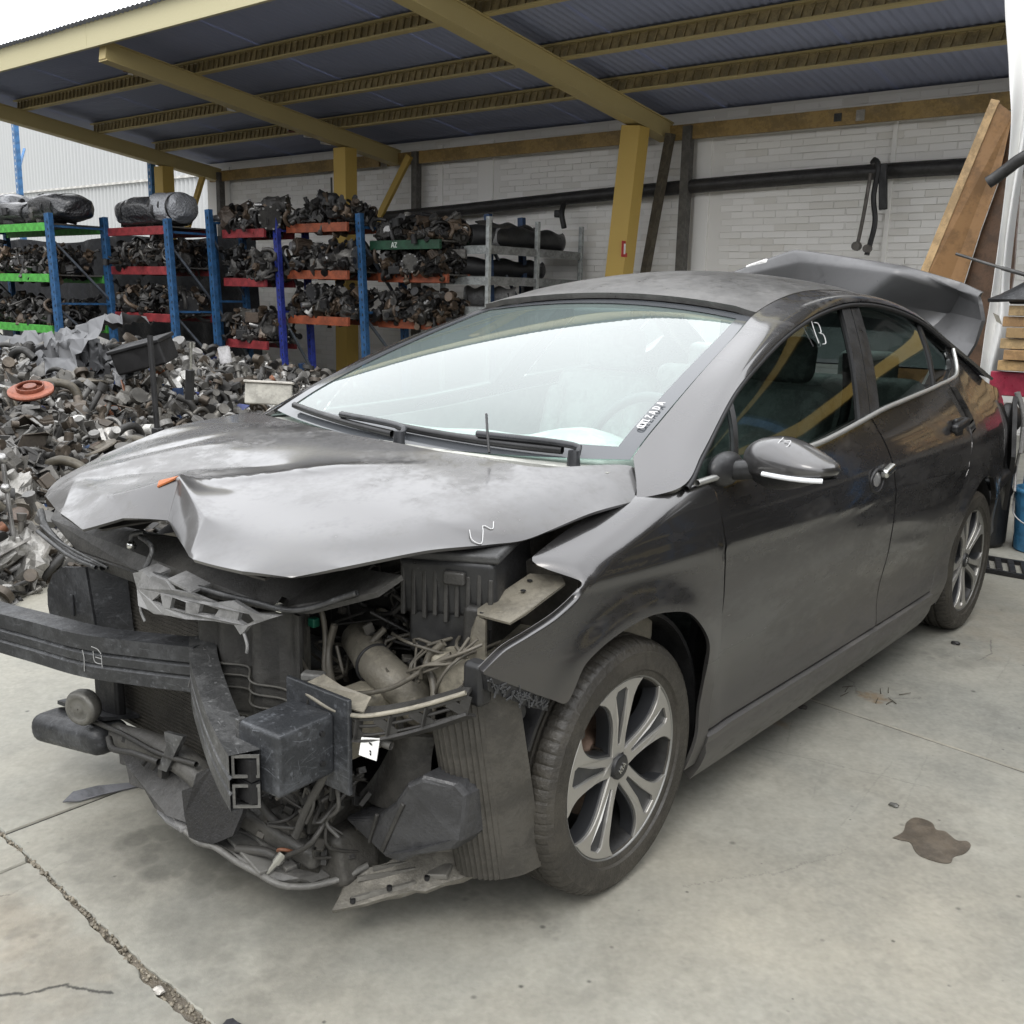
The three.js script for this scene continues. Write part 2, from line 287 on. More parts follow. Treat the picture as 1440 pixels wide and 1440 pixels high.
  const pane = (name, zb0, zb1, zt0, zt1, mat, inset, t = .004) => part(name, shellGeo(14, 10, (u, v) => { const zb = zb0 + (zb1 - zb0) * u, zt = zt0 + (zt1 - zt0) * u, z = zb + (zt - zb) * v, y = belt(zb) + (dlo(zt) - belt(zb)) * v; return [s * (glassX(y) - inset + .012 * Math.sin(v * Math.PI)), y, z]; }, t), mat);
  const glassPane = (name, ...a) => part(name, gridGeo(14, 10, (u, v) => { const [zb0, zb1, zt0, zt1] = a, zb = zb0 + (zb1 - zb0) * u, zt = zt0 + (zt1 - zt0) * u, z = zb + (zt - zb) * v, y = belt(zb) + (dlo(zt) - belt(zb)) * v; return [s * (glassX(y) - .014 + .012 * Math.sin(v * Math.PI)), y, z]; }), MAT.tint);
  glassPane('quarter_window', -.212, -.475, -.245, -.60);
  glassPane('front_window', -.50, -1.405, -.632, -1.655);
  glassPane('rear_window', -1.60, -2.245, -1.82, -2.375);
  glassPane('quarter_window', -2.265, -2.372, -2.40, -2.615);
  pane('window_pillar', -1.405, -1.50, -1.655, -1.735, MAT.black, .004, .02);
  pane('window_pillar', -1.507, -1.60, -1.742, -1.82, MAT.black, .004, .02);
  pane('window_divider', -.475, -.50, -.60, -.632, MAT.black, .005, .014);
  pane('window_divider', -2.245, -2.265, -2.375, -2.40, MAT.black, .005, .014);
  // inner sheet metal behind the panels, so that gaps and arches look into dark steel
  part('inner_side', shellGeo(30, 10, (u, v) => { const z = -.42 - u * 1.75, y = .20 + v * (belt(z) - .26); return [s * (bodyX(y, z) - .085), y, z]; }, .02), MAT.dark);
  part('wheel_arch', shellGeo(24, 4, (u, v) => { const a = -.35 + u * (Math.PI + .55), r = .365; return [s * (.60 + v * .235), .31 + r * Math.sin(a), -2.7 + r * Math.cos(a)]; }, .01), MAT.dark);
  part('wheel_arch', shellGeo(24, 4, (u, v) => { const a = .42 + u * (Math.PI - .05), r = .366; return [s * (.56 + v * .27), .31 + r * Math.sin(a), r * Math.cos(a)]; }, .01), MAT.dark);
}
// handles on the left doors: the front one torn off leaves its bright cup, the rear one is still black
{
  const h = new B(); h.add(new THREE.SphereGeometry(.052, 24, 16), [bodyX(.83, -1.40) - .024, .828, -1.40], [0, 0, .1], [.55, .78, 1.2]).build('handle_recess', M(.26, .26, .26, .35, .4, { tex: 0 }), car); new B().add(new THREE.TorusGeometry(.046, .006, 8, 30), [bodyX(.83, -1.4) + .001, .828, -1.40], [0, Math.PI / 2, 0], [1.25, .85, 1]).build('recess_rim', MAT.dark, car);
  const l = new B(); l.box(bodyX(.85, -1.5) + .012, .855, -1.468, .03, .03, .085, .012, [.25, 0, 0]).build('broken_handle', MAT.chrome, car);
  const r = new B(); r.bar([bodyX(.93, -2.24) + .02, .925, -2.22], [bodyX(.94, -2.40) + .018, .945, -2.40], .03, .035, .012).box(bodyX(.9, -2.3) - .006, .925, -2.32, .02, .075, .1, .01).build('door_handle', MAT.black, car);
}
// roof, windscreen, rear glass
const uIdx = i => i / K;
part('roof', shellGeo(30, 44, (u, v) => {
  const t = uIdx(5) + (uIdx(9) - uIdx(5)) * v, e = C1(t), k = u * 2 - 1, c = 1 - k * k, zf = -.04 * (1 - v) + .03 * v;
  return [-k * e.x, e.y + c * (.046 + .012 * Math.sin(v * Math.PI)) - .006 * smooth(.86, .98, Math.abs(k)), e.z + zf * c];
}, .02), MAT.roof);
const ws = (u, v) => { // windscreen surface: u across from left to right, v from base to top
  const t = uIdx(5) * (.02 + v * .985), e = C1(t), k = u * 2 - 1, c = 1 - k * k;
  const cy = (1 - v) * -.022 + v * .044 + .014 * Math.sin(v * Math.PI), cz = (1 - v) * .13 + v * -.04;
  return [-k * (e.x - .012), e.y - .006 + c * cy, e.z + c * cz];
};
part('windscreen', gridGeo(40, 30, ws), MAT.screen);
{
  const b = new B(), strip = (u0, u1, v0, v1, nu, nv) => b.add(gridGeo(nu, nv, (a, c) => { const p = ws(u0 + (u1 - u0) * a, v0 + (v1 - v0) * c); return [p[0], p[1] + .003, p[2] + .001]; }));
  strip(0, .036, 0, 1, 4, 30); strip(.964, 1, 0, 1, 4, 30); strip(.036, .964, 0, .13, 30, 4); strip(.036, .964, .955, 1, 30, 2);
  b.build('windscreen_border', new THREE.MeshPhysicalMaterial({ color: new THREE.Color(.07, .075, .082), roughness: .08, ior: 1.6, side: THREE.DoubleSide }), car);
  const r = new B(); r.add(gridGeo(24, 12, (u, v) => { const t = uIdx(9) + (1 - uIdx(9)) * v, e = C1(t), k = u * 2 - 1, c = 1 - k * k; return [-k * (e.x - .01), e.y + c * .045 * (1 - v * .3) - .004, e.z + c * (.03 - .11 * v)]; })).build('rear_glass', MAT.glass, car);
}
// hood: a buckled sheet through measured points, rows from the windscreen forward, columns from left to right
const HOOD = [
  [[.797, .933, -.072], [.710, .992, -.186], [.583, .994, .0], [.447, 1.0, .034], [.295, 1.005, .052], [.085, 1.009, .045], [-.13, 1.01, .03], [-.371, 1.009, -.02], [-.74, 1.0, -.13]],
  [[.785, .926, .086], [.675, .966, .10], [.537, .969, .21], [.329, .981, .209], [.078, .991, .18], [-.181, .997, .15], [-.40, .997, .12], [-.59, .99, .10], [-.745, .975, .146]],
  [[.75, .892, .254], [.665, .927, .351], [.456, .951, .354], [.207, .966, .325], [-.064, .974, .30], [-.298, .973, .29], [-.50, .963, .275], [-.63, .95, .28], [-.745, .924, .345]],
  [[.715, .888, .339], [.605, .924, .417], [.366, .944, .42], [.107, .954, .394], [-.154, .958, .372], [-.303, .945, .423], [-.454, .931, .457], [-.609, .916, .454], [-.735, .889, .458]],
  [[.66, .887, .472], [.54, .906, .535], [.277, .924, .527], [.08, .935, .52], [-.18, .945, .478], [-.254, .914, .574], [-.345, .905, .6], [-.527, .897, .581], [-.715, .863, .537]],
  [[.585, .871, .631], [.438, .887, .653], [.285, .900, .672], [.202, .915, .677], [-.045, .955, .582], [-.2, .905, .665], [-.255, .899, .664], [-.468, .885, .631], [-.67, .849, .595]],
  [[.519, .85, .7], [.443, .859, .759], [.30, .860, .772], [.257, .855, .756], [-.014, .866, .635], [-.115, .865, .688], [-.157, .845, .766], [-.308, .855, .742], [-.62, .839, .633]]];
{
  const nR = 6, nC = 8, P = (r, c) => HOOD[Math.max(0, Math.min(nR, r))][Math.max(0, Math.min(nC, c))];
  const cr = (a, b, c, d, t, w) => { const m1 = (c - a) * w, m2 = (d - b) * w, t2 = t * t, t3 = t2 * t; return (2 * t3 - 3 * t2 + 1) * b + (t3 - 2 * t2 + t) * m1 + (-2 * t3 + 3 * t2) * c + (t3 - t2) * m2; };
  const hood = (u, v) => { const x = u * nC, y = v * nR, c = Math.min(nC - 1, Math.floor(x)), r = Math.min(nR - 1, Math.floor(y)), fx = x - c, fy = y - r, w = .42 - .36 * smooth(3, 5, y), wv = r >= 5 ? .06 : r >= 4 ? .2 : .45;
    const p = [0, 1, 2].map(n => { const col = [-1, 0, 1, 2].map(k => cr(P(r + k, c - 1)[n], P(r + k, c)[n], P(r + k, c + 1)[n], P(r + k, c + 2)[n], fx, w)); return cr(...col, fy, wv); });
    const d = .0018 * Math.sin(p[0] * 21 + p[2] * 9) * Math.sin(p[2] * 17 - p[0] * 5) * smooth(.1, .5, p[2]);   // shallow waves of buckled steel
    p[1] += d + .006 * Math.exp(-(((p[0] * .85 + .32 + (p[2] - .3) * .5) / .035) ** 2)) * smooth(.2, .35, p[2]) - .005 * Math.exp(-(((p[0] * .85 + .42 + (p[2] - .3) * .45) / .04) ** 2)) * smooth(.15, .3, p[2]);
    p[1] += .011 * Math.exp(-Math.abs((p[0] + p[2] - .47) / 1.414) / .028) * smooth(.12, .3, p[2]) * smooth(-.15, .0, p[0]) - .008 * Math.exp(-Math.abs((p[0] * .5 + p[2] - .33) / 1.1) / .03) * smooth(-.62, -.4, p[0]) * smooth(.1, -.2, p[0]);
    return p; };
  const NU = 96, NV = 90, HG = []; for (let j = 0; j <= NV; j++) { HG.push([]); for (let i = 0; i <= NU; i++) HG[j].push(hood(i / NU, j / NV)); }
  for (let it = 0; it < 40; it++) for (let j = 1; j < NV; j++) for (let i = 1; i < NU; i++) { const k = .5 * smooth(.38, .30, i / NU) ; if (k > 0) for (let n = 0; n < 3; n++) HG[j][i][n] += k * ((HG[j - 1][i][n] + HG[j + 1][i][n] + HG[j][i - 1][n] + HG[j][i + 1][n]) / 4 - HG[j][i][n]); }
  const h = tag(part('hood', shellGeo(NU, NV, (u, v) => HG[Math.round(v * NV)][Math.round(u * NU)], .007), MAT.top), 'buckled grey hood popped up over the engine bay');
  const lin = (u, v) => { const p = hood(.15 + u * .76, .12 + v * .80); return [p[0], p[1] - .045, p[2] - .02]; };
  part('inner_hood', shellGeo(30, 30, lin, .006), M(.045, .042, .04, .7, .2), h);
  const rust = new B(); rust.plate([[-.05, .954, .592], [-.058, .958, .574], [-.10, .944, .60], [-.085, .934, .615]], .004).build('rust_patch', M(.42, .13, .04, .8), h);
  const n3 = new B(); // chalk figure on the hood
  const on = (x, z) => { let best = 1e9, q = null; for (let i = 0; i <= 90; i++) for (let j = 0; j <= 90; j++) { const p = HG[Math.round((j / 90 * .4 + .2) * NV)][Math.round(i / 90 * .25 * NU)], d = Math.hypot(p[0] - x, p[2] - z); if (d < best) { best = d; q = p; } } return [x, q[1] + .003, z]; };
  n3.tube([[.688, .30], [.70, .318], [.684, .328], [.694, .34], [.705, .358], [.69, .37], [.674, .36]].map(p => on(...p)), .0012, 30, 5).build('chalk_mark', MAT.chalk, h);
}
{ // chalk marks on fender, mirror, glass
  const f = new B(), fx = (y, z) => [bodyX(y, z) + .003, y, z];
  f.tube([[.79, .012], [.797, -.008], [.808, -.004], [.806, .012], [.82, .006], [.832, .022], [.826, .038]].map(([x, z]) => [x, .898 - .23 * (z + .02) - (x > .815 ? (x - .815) * .5 : 0) , z]), .0013, 30, 5).build('chalk_mark', MAT.chalk, car);
}
// cowl, wipers
part('cowl', shellGeo(30, 6, (u, v) => { const k = 1 - 2 * u, c = 1 - k * k; return [k * .66, .962 + c * .014 - .006 * Math.sin(v * Math.PI * 3), -.115 + c * .15 + v * .06 - .02]; }, .01), MAT.black);
function wiper(px, dx, len, name = 'wiper') {
  const w = new THREE.Group(); w.name = name; car.add(w);
  const at = (x, lift) => { const k = -x / .74, u = (k + 1) / 2; const p = ws(u, .02 + lift * .1); return [x, p[1] + .014 + lift * .004, p[2] + .004]; };
  const a = new B(), b = new B(), pts = [];
  for (let i = 0; i <= 10; i++) pts.push(at(px - len * i / 10, .05 + .55 * i / 10));
  b.tube(pts.map(p => [p[0], p[1] + .004, p[2]]), .011, 30, 6).build('blade', MAT.black, w);
  a.tube([[px + dx, 1.005, at(px + dx, 0)[2] + .03], [px + dx * .6, 1.03, at(px + dx * .6, .2)[2] + .012], [px - len * .45, pts[5][1] + .022, pts[5][2] + .004]], .0095, 20, 8).rod([px + dx, .98, at(px + dx, 0)[2] + .03], [px + dx, 1.022, at(px + dx, 0)[2] + .03], .018, .014).build('arm', M(.035, .037, .042, .4), w);
}
wiper(.53, .05, .56); wiper(-.02, .06, .56);
{ const r = new B(); r.tube([[.455, 1.02, .05], [.43, 1.07, .03], [.40, 1.105, .0]], .0035, 12, 5).build('washer_pipe', MAT.black, car); }
// mirror
{
  const m = new THREE.Group(); m.name = 'wing_mirror'; m.position.set(-.025, -.03, 0); car.add(m);
  const shape = (s, yLo, yHi) => { const g = new THREE.SphereGeometry(1, 40, 28), p = g.attributes.position;
    for (let i = 0; i < p.count; i++) { let x = p.getX(i), y = p.getY(i), z = p.getZ(i); const q = (v, e) => Math.sign(v) * Math.pow(Math.abs(v), e);
      x = q(x, .8); y = q(y, .85); z = z < 0 ? Math.max(z, -.45) : q(z, .9); const k = 1 - .52 * smooth(-.3, 1.0, x); y = y * k - .02 * x; y = Math.max(yLo, Math.min(yHi, y));
      p.setXYZ(i, x * .128 * s, y * .068 * s, z * .085 * s); } g.computeVertexNormals(); return g; };
  new B().add(shape(1, -.38, 2), [1.02, 1.03, -.47], [0, -.22, .02]).build('mirror_shell', MAT.top, m);
  new B().add(shape(.975, -2, -.30), [1.02, 1.028, -.47], [0, -.22, .02]).bar([.87, 1.0, -.43], [.96, 1.015, -.45], .06, .05, .02).add(new THREE.SphereGeometry(.05, 16, 12), [.868, 1.005, -.42], [0, 0, 0], [.6, .9, 1.6]).build('mirror_foot', MAT.black, m);
  new B().add(new THREE.TubeGeometry(new THREE.CatmullRomCurve3([-.02, .02, .05, .08, .1, .118].map(x => V(x, -.020 - .03 * x, .0835 * Math.pow(Math.max(0, 1 - Math.pow(Math.abs(x) / .128, 2.3)), .5)))), 30, .0065, 8), [1.02, 1.03, -.47], [0, -.22, .02]).build('turn_signal', M(.7, .72, .74, .2, 0, { phys: true, tex: 0, clearcoat: 1 }), m);
  new B().add(new THREE.BoxGeometry(.15, .07, .004), [1.0, 1.03, -.505], [0, -.22, 0]).build('mirror_glass', MAT.chrome, m);
  new B().tube([[1.0, 1.068, -.408], [1.003, 1.085, -.425], [1.006, 1.097, -.445]], .0014, 10, 5).tube([[1.016, 1.09, -.432], [1.030, 1.092, -.436], [1.030, 1.08, -.42], [1.022, 1.078, -.417], [1.034, 1.07, -.411], [1.030, 1.06, -.402], [1.018, 1.06, -.40]], .0014, 24, 5).build('chalk_mark', MAT.chalk, m);
}
// raised trunk lid, bent
{
  const R = [[[0.58, 1.092, -3.2], [0.229, 1.088, -3.22], [-0.092, 1.087, -3.22], [-0.448, 1.088, -3.22], [-0.696, 1.092, -3.2]],
    [[0.638, 1.218, -3.22], [0.368, 1.237, -3.3], [0.002, 1.277, -3.29], [-0.398, 1.278, -3.24], [-0.692, 1.279, -3.2]],
    [[0.664, 1.331, -3.22], [0.452, 1.36, -3.38], [0.12, 1.43, -3.16], [-0.321, 1.45, -3.22], [-0.659, 1.44, -3.18]],
    [[0.644, 1.405, -3.22], [0.514, 1.453, -3.32], [0.247, 1.54, -3.16], [-0.262, 1.594, -3.2], [-0.622, 1.512, -3.17]],
    [[0.628, 1.44, -3.23], [0.513, 1.486, -3.27], [0.255, 1.56, -3.21], [-0.3, 1.64, -3.21], [-0.64, 1.524, -3.18]],
    [[0.627, 1.442, -3.25], [0.511, 1.487, -3.29], [0.254, 1.561, -3.232], [-0.302, 1.641, -3.232], [-0.641, 1.525, -3.2]]];
  const lid = part('trunk_lid', shellGeo(60, 50, (u, v) => { const x = u * 4, y = v * 5, c = Math.min(3, Math.floor(x)), r = Math.min(4, Math.floor(y)), fx = x - c, fy = y - r, g = (i, j) => R[Math.max(0, Math.min(5, i))][Math.max(0, Math.min(4, j))];
    const q = (a, b, cc, d, t) => { const m1 = (cc - a) * .12, m2 = (d - b) * .12, t2 = t * t, t3 = t2 * t; return (2 * t3 - 3 * t2 + 1) * b + (t3 - 2 * t2 + t) * m1 + (-2 * t3 + 3 * t2) * cc + (t3 - t2) * m2; };
    return [0, 1, 2].map(n => q(...[-1, 0, 1, 2].map(k => q(g(r + k, c - 1)[n], g(r + k, c)[n], g(r + k, c + 1)[n], g(r + k, c + 2)[n], fx)), fy)); }, .02), MAT.lid);
  tag(lid, 'bent grey trunk lid standing open');
  new B().box(-.50, 1.585, -3.2, .13, .03, .05, .012, [0, 0, .3]).build('lid_lamp', M(.8, .8, .8, .3), lid);
  new B().add(new THREE.SphereGeometry(.014, 10, 8), [.255, 1.566, -3.21], [0, 0, 0], [1.4, .5, 1]).build('rust_patch', M(.4, .16, .07, .8), lid);
}
// torn rear end
{
  new B().plate([[.80, .98, -3.36], [.74, .92, -3.62], [.70, .55, -3.66], [.80, .42, -3.42], [.84, .7, -3.3]], .02).plate([[.74, .9, -3.6], [.2, .92, -3.68], [-.7, .9, -3.62], [-.72, .45, -3.62], [.2, .4, -3.66], [.7, .5, -3.64]], .02).build('rear_panel', MAT.dark, car);
  new B().add(new THREE.SphereGeometry(.1, 14, 10), [.74, .86, -3.55], [0, 0, .3], [.55, .75, .8]).build('torn_bumper_skin', MAT.black, car);
  new B().box(.79, .60, -3.30, .08, .06, .3, .02, [.2, 0, 0]).build('bumper_support', MAT.black, car);
  new B().tube([[.80, 1.0, -3.38], [.835, .90, -3.40], [.84, .80, -3.42], [.845, .72, -3.42]], .014, 20, 6).box(.843, .77, -3.42, .02, .13, .04, .006).tube([[.83, .72, -3.44], [.82, .62, -3.46], [.84, .52, -3.4]], .007, 16, 6).build('loose_bracket', M(.28, .28, .28, .5, .2), car);
  new B().add(gridGeo(20, 10, (u, v) => [.60 - 1.2 * u, 1.03 - .3 * v, -3.05 - .5 * v])).box(0, .35, -2.9, 1.2, .25, 1.2, .03).box(0, .62, -3.35, 1.25, .3, .4, .02).build('trunk_floor', MAT.dark, car);
}
// ---------------------------------------------------------------- wheels
const font = await new FontLoader().loadAsync('fonts/droid/droid_sans_bold.typeface.json');
function text(s, size, depth = .002) { const g = new TextGeometry(s, { font, size, depth, curveSegments: 3 }); g.computeBoundingBox(); const b = g.boundingBox; g.translate(-(b.min.x + b.max.x) / 2, -(b.min.y + b.max.y) / 2, 0); return g; }
function tyreGeo() {
  const prof = [[.215, -.088], [.224, -.098], [.24, -.106], [.262, -.111], [.282, -.109], [.297, -.101], [.306, -.088], [.3105, -.07], [.311, -.052], [.311, -.046], [.303, -.044], [.303, -.036], [.3115, -.034], [.312, -.012], [.304, -.010], [.304, -.002], [.312, 0],
    [.312, .012], [.304, .014], [.304, .022], [.312, .024], [.3112, .046], [.303, .048], [.303, .056], [.311, .058], [.3105, .07], [.306, .088], [.299, .099], [.297, .1], [.284, .1085], [.280, .1075], [.264, .1115], [.248, .109], [.24, .108], [.236, .102], [.226, .100], [.215, .090]];
  const seg = 360, n = prof.length, pos = [], idx = [];
  for (let i = 0; i <= seg; i++) { const a = i / seg * Math.PI * 2, cut = i % 5 === 0;
    prof.forEach(([r, x]) => { let rr = r; if (cut && r > .296 && Math.abs(x) > .056) rr -= .0032; const y = rr * Math.cos(a), squash = Math.max(0, -y - .303); pos.push(x + Math.sign(x) * squash * .6, y + squash, rr * Math.sin(a)); }); }
  for (let i = 0; i < seg; i++) for (let j = 0; j < n - 1; j++) { const a = i * n + j, b = a + 1, c = a + n, d = c + 1; idx.push(a, c, b, b, c, d); }
  const g = new THREE.BufferGeometry(); g.setAttribute('position', new THREE.Float32BufferAttribute(pos, 3)); g.setIndex(idx); return toCreasedNormals(g, .6);
}
const lathe = (prof, seg = 72) => { const g = new THREE.LatheGeometry(prof.map(([r, x]) => new THREE.Vector2(r, x)), seg); g.rotateZ(-Math.PI / 2); return g; };
function spokeShape(grow) {
  const L = [[.025, .030], [.0265, .07], [.030, .105], [.038, .14], [.050, .168], [.066, .186], [.09, .2]], s = new THREE.Shape();
  s.moveTo(-L[0][0] - grow, L[0][1]); s.lineTo(L[0][0] + grow, L[0][1]);
  s.splineThru(L.map(([x, y]) => new THREE.Vector2(x + grow, y)));
  s.absarc(0, 0, .2165, Math.PI / 2 - .372 - grow, Math.PI / 2 + .372 + grow, false);
  s.splineThru(L.slice().reverse().map(([x, y]) => new THREE.Vector2(-x - grow, y)));
  if (grow < .004) { const h = new THREE.Path(); h.moveTo(-.006, .056); h.lineTo(-.0135, .13); h.lineTo(-.026, .192); h.lineTo(-.018, .204); h.lineTo(.018, .204); h.lineTo(.026, .192); h.lineTo(.0135, .13); h.lineTo(.006, .056); h.closePath(); s.holes.push(h); }
  return s;
}
const alloy = M(.44, .43, .405, .4, .8, { tex: 0 }), alloyDark = M(.05, .052, .056, .35, .6, { tex: 0 }), barrelM = M(.022, .022, .022, .5, .4), tyreMat = M(.042, .038, .031, .85, 0, { bump: .0015 }), disc = M(.13, .085, .06, .6, .5);
function wheel(x, z, side, roll) {
  const w = new THREE.Group(); w.name = 'wheel'; w.position.set(x, .308, z); if (side < 0) w.rotation.y = Math.PI; car.add(w);
  mesh('tyre', boxUV(tyreGeo()), tyreMat, w);
  const barrel = new B(); barrel.add(lathe([[.225, .094], [.214, .088], [.207, .06], [.2, .02], [.2, -.08], [.218, -.098]])).add(lathe([[.2, -.03], [.05, -.02], [.001, -.02]])).build('rim_barrel', barrelM, w);
  const lip = new B(); lip.add(lathe([[.2155, .082], [.2195, .0955], [.2255, .0985], [.2285, .097], [.2295, .09]], 96)).build('rim_lip', M(.26, .26, .25, .45, .8, { tex: 0 }), w);
  for (let k = 0; k < 5; k++) {
    const body = new B(), face = new B(), a = roll + k * Math.PI * 2 / 5;
    const put = (sh, depth, x0, b) => { const g = new THREE.ExtrudeGeometry(sh, { depth, bevelEnabled: true, bevelThickness: .0025, bevelSize: .0016, bevelSegments: 2, curveSegments: 10 });
      const p = g.attributes.position; for (let i = 0; i < p.count; i++) p.setZ(i, p.getZ(i) - .012 * smooth(.16, .03, p.getY(i)) * (1)); g.computeVertexNormals();
      g.rotateZ(a); g.rotateY(Math.PI / 2); g.translate(x0, 0, 0); b.add(g); };
    put(spokeShape(.0045), .034, .052, body); put(spokeShape(-.0012), .006, .0875, face);
    const m = body.build('spoke', alloyDark, w); face.build('spoke_face', alloy, w);
  }
  new B().add(lathe([[.001, .094], [.026, .093], [.031, .089], [.033, .07]], 40)).build('hub_cap', MAT.black, w);
  { const g = text('KIA', .013); g.rotateY(Math.PI / 2); new B().add(g, [.094, 0, 0], [roll + .6, 0, 0]).build('emblem', MAT.chrome, w); }
  for (let k = 0; k < 5; k++) { const a = roll + (k + .5) * Math.PI * 2 / 5; new B().rod([.03, Math.cos(a) * .055, Math.sin(a) * .055], [.066, Math.cos(a) * .055, Math.sin(a) * .055], .011, .0105, 6).build('wheel_nut', MAT.chrome, w); }
  new B().add(lathe([[.14, .012], [.14, -.012], [.07, -.012], [.07, .03], [.03, .034], [.001, .034]])).add(lathe([[.14, .012], [.085, .012], [.07, .03]])).build('brake_disc', disc, w);
  new B().box(.0, .02, -side * -.125, .07, .15, .07, .015).build('brake_caliper', MAT.dust, w);
}
wheel(.752, 0, 1, .09); wheel(.752, -2.7, 1, .5); wheel(-.752, 0, -1, .3); wheel(-.752, -2.7, -1, .7);

// ---------------------------------------------------------------- cabin
{
  const trim = M(.22, .22, .21, .8), seatM = M(.36, .37, .36, .85, 0, { bump: .001 }), belt_ = M(.02, .02, .02, .8);
  part('dashboard', shellGeo(40, 20, (u, v) => { const x = .70 - 1.4 * u, h = .06 * Math.exp(-(((x - .37) / .17) ** 2)) * smooth(.35, .7, v) + .02 * Math.exp(-((x / .15) ** 2)) * v; return [x, .965 + h - .02 * v - (v > .85 ? (v - .85) * 1.6 : 0), -.10 - v * .48 + .06 * (1 - (x / .7) ** 2) * (1 - v)]; }, .02), M(.50, .51, .48, .85));
  new B().box(0, .72, -.55, 1.42, .34, .2, .05).box(0, .62, -.8, .24, .3, .7, .04).build('dash_front', MAT.dark, car);
  new B().add(new THREE.TorusGeometry(.185, .016, 10, 40), [.37, .93, -.74], [-.45, 0, 0]).add(new THREE.SphereGeometry(.07, 16, 10), [.37, .925, -.735], [-.45, 0, 0], [1, .8, .4]).bar([.2, .94, -.74], [.54, .94, -.74], .03, .03, .01).build('steering_wheel', MAT.black, car);
  for (const x of [.37, -.37]) {
    const s = new THREE.Group(); s.name = 'front_seat'; car.add(s);
    new B().box(x, .46, -1.22, .5, .16, .52, .06, [-.12, 0, 0]).build('cushion', seatM, s);
    new B().box(x, .80, -1.58, .48, .62, .14, .06, [-.3, 0, 0]).box(x - .2, .78, -1.53, .08, .5, .14, .035, [-.3, 0, 0]).box(x + .2, .78, -1.53, .08, .5, .14, .035, [-.3, 0, 0]).build('backrest', seatM, s);
    new B().box(x, 1.185, -1.70, .27, .17, .10, .045, [-.15, 0, 0]).rod([x - .06, 1.05, -1.66], [x - .06, 1.15, -1.69], .007).rod([x + .06, 1.05, -1.66], [x + .06, 1.15, -1.69], .007).build('headrest', seatM, s);
  }
  { const s = new THREE.Group(); s.name = 'rear_seat'; car.add(s); new B().box(0, .48, -2.1, 1.3, .18, .5, .06).build('cushion', seatM, s); new B().box(0, .82, -2.45, 1.3, .55, .16, .06, [-.35, 0, 0]).build('backrest', seatM, s);
    for (const x of [.38, -.38]) new B().box(x, 1.12, -2.56, .26, .15, .09, .04).build('headrest', seatM, s); }
  new B().box(0, .22, -1.35, 1.5, .05, 2.4, .01).box(0, .3, -1.3, .2, .14, 1.9, .04).box(0, .55, -.36, 1.45, .75, .05, .02).box(0, 1.0, -2.75, 1.2, .03, .4, .01).build('floor_pan', MAT.dark, car);
  part('headliner', gridGeo(20, 20, (u, v) => { const e = C1(uIdx(5) + (uIdx(9) - uIdx(5)) * v), k = u * 2 - 1; return [-k * e.x, e.y - .03 + .04 * (1 - k * k), e.z]; }), M(.5, .5, .47, .9));
  for (const s of [1, -1]) part('door_lining', shellGeo(10, 6, (u, v) => { const z = -.55 - u * 1.7, y = .35 + v * (belt(z) - .03 - .35); return [s * (bodyX(y, z) - .10), y, z]; }, .01), trim);
  new B().tube([[.64, 1.22, -1.66], [.66, 1.0, -1.63], [.62, .72, -1.5], [.6, .4, -1.4]], .018, 20, 6).build('seat_belt', belt_, car);
  new B().box(0, 1.325, -1.06, .24, .065, .03, .012).build('rear_view_mirror', MAT.black, car);
  // writing on the glass
  const letters = new B(), str = 'COTIZADA'; [...str].forEach((ch, i) => { const v = .325 + i * .0195, u = .022, p = V(...ws(u, v)), q = V(...ws(u, v + .01)), r = V(...ws(u + .01, v)), up = q.sub(p).normalize(), acr = p.clone().sub(r).normalize(), n = acr.clone().cross(up).normalize();
    const g = text(ch, .021, .0012), mtx = new THREE.Matrix4().makeBasis(up, acr.negate(), n.clone()); const bx = new THREE.Matrix4().makeBasis(up, n.clone().cross(up).normalize(), n); g.applyMatrix4(bx); letters.add(g, [p.x + n.x * .009, p.y + n.y * .009, p.z + n.z * .009]); });
  letters.build('windscreen_writing', MAT.chalk, car);
  const gx = (y, z) => [glassX(y) + .006, y, z];
  new B().tube([gx(1.335, -1.33), gx(1.30, -1.32), gx(1.265, -1.315)], .0018, 10, 5).tube([gx(1.33, -1.345), gx(1.325, -1.375), gx(1.30, -1.37), gx(1.297, -1.35), gx(1.29, -1.38), gx(1.265, -1.37), gx(1.262, -1.34)], .0018, 24, 5).build('chalk_mark', MAT.chalk, car);
}
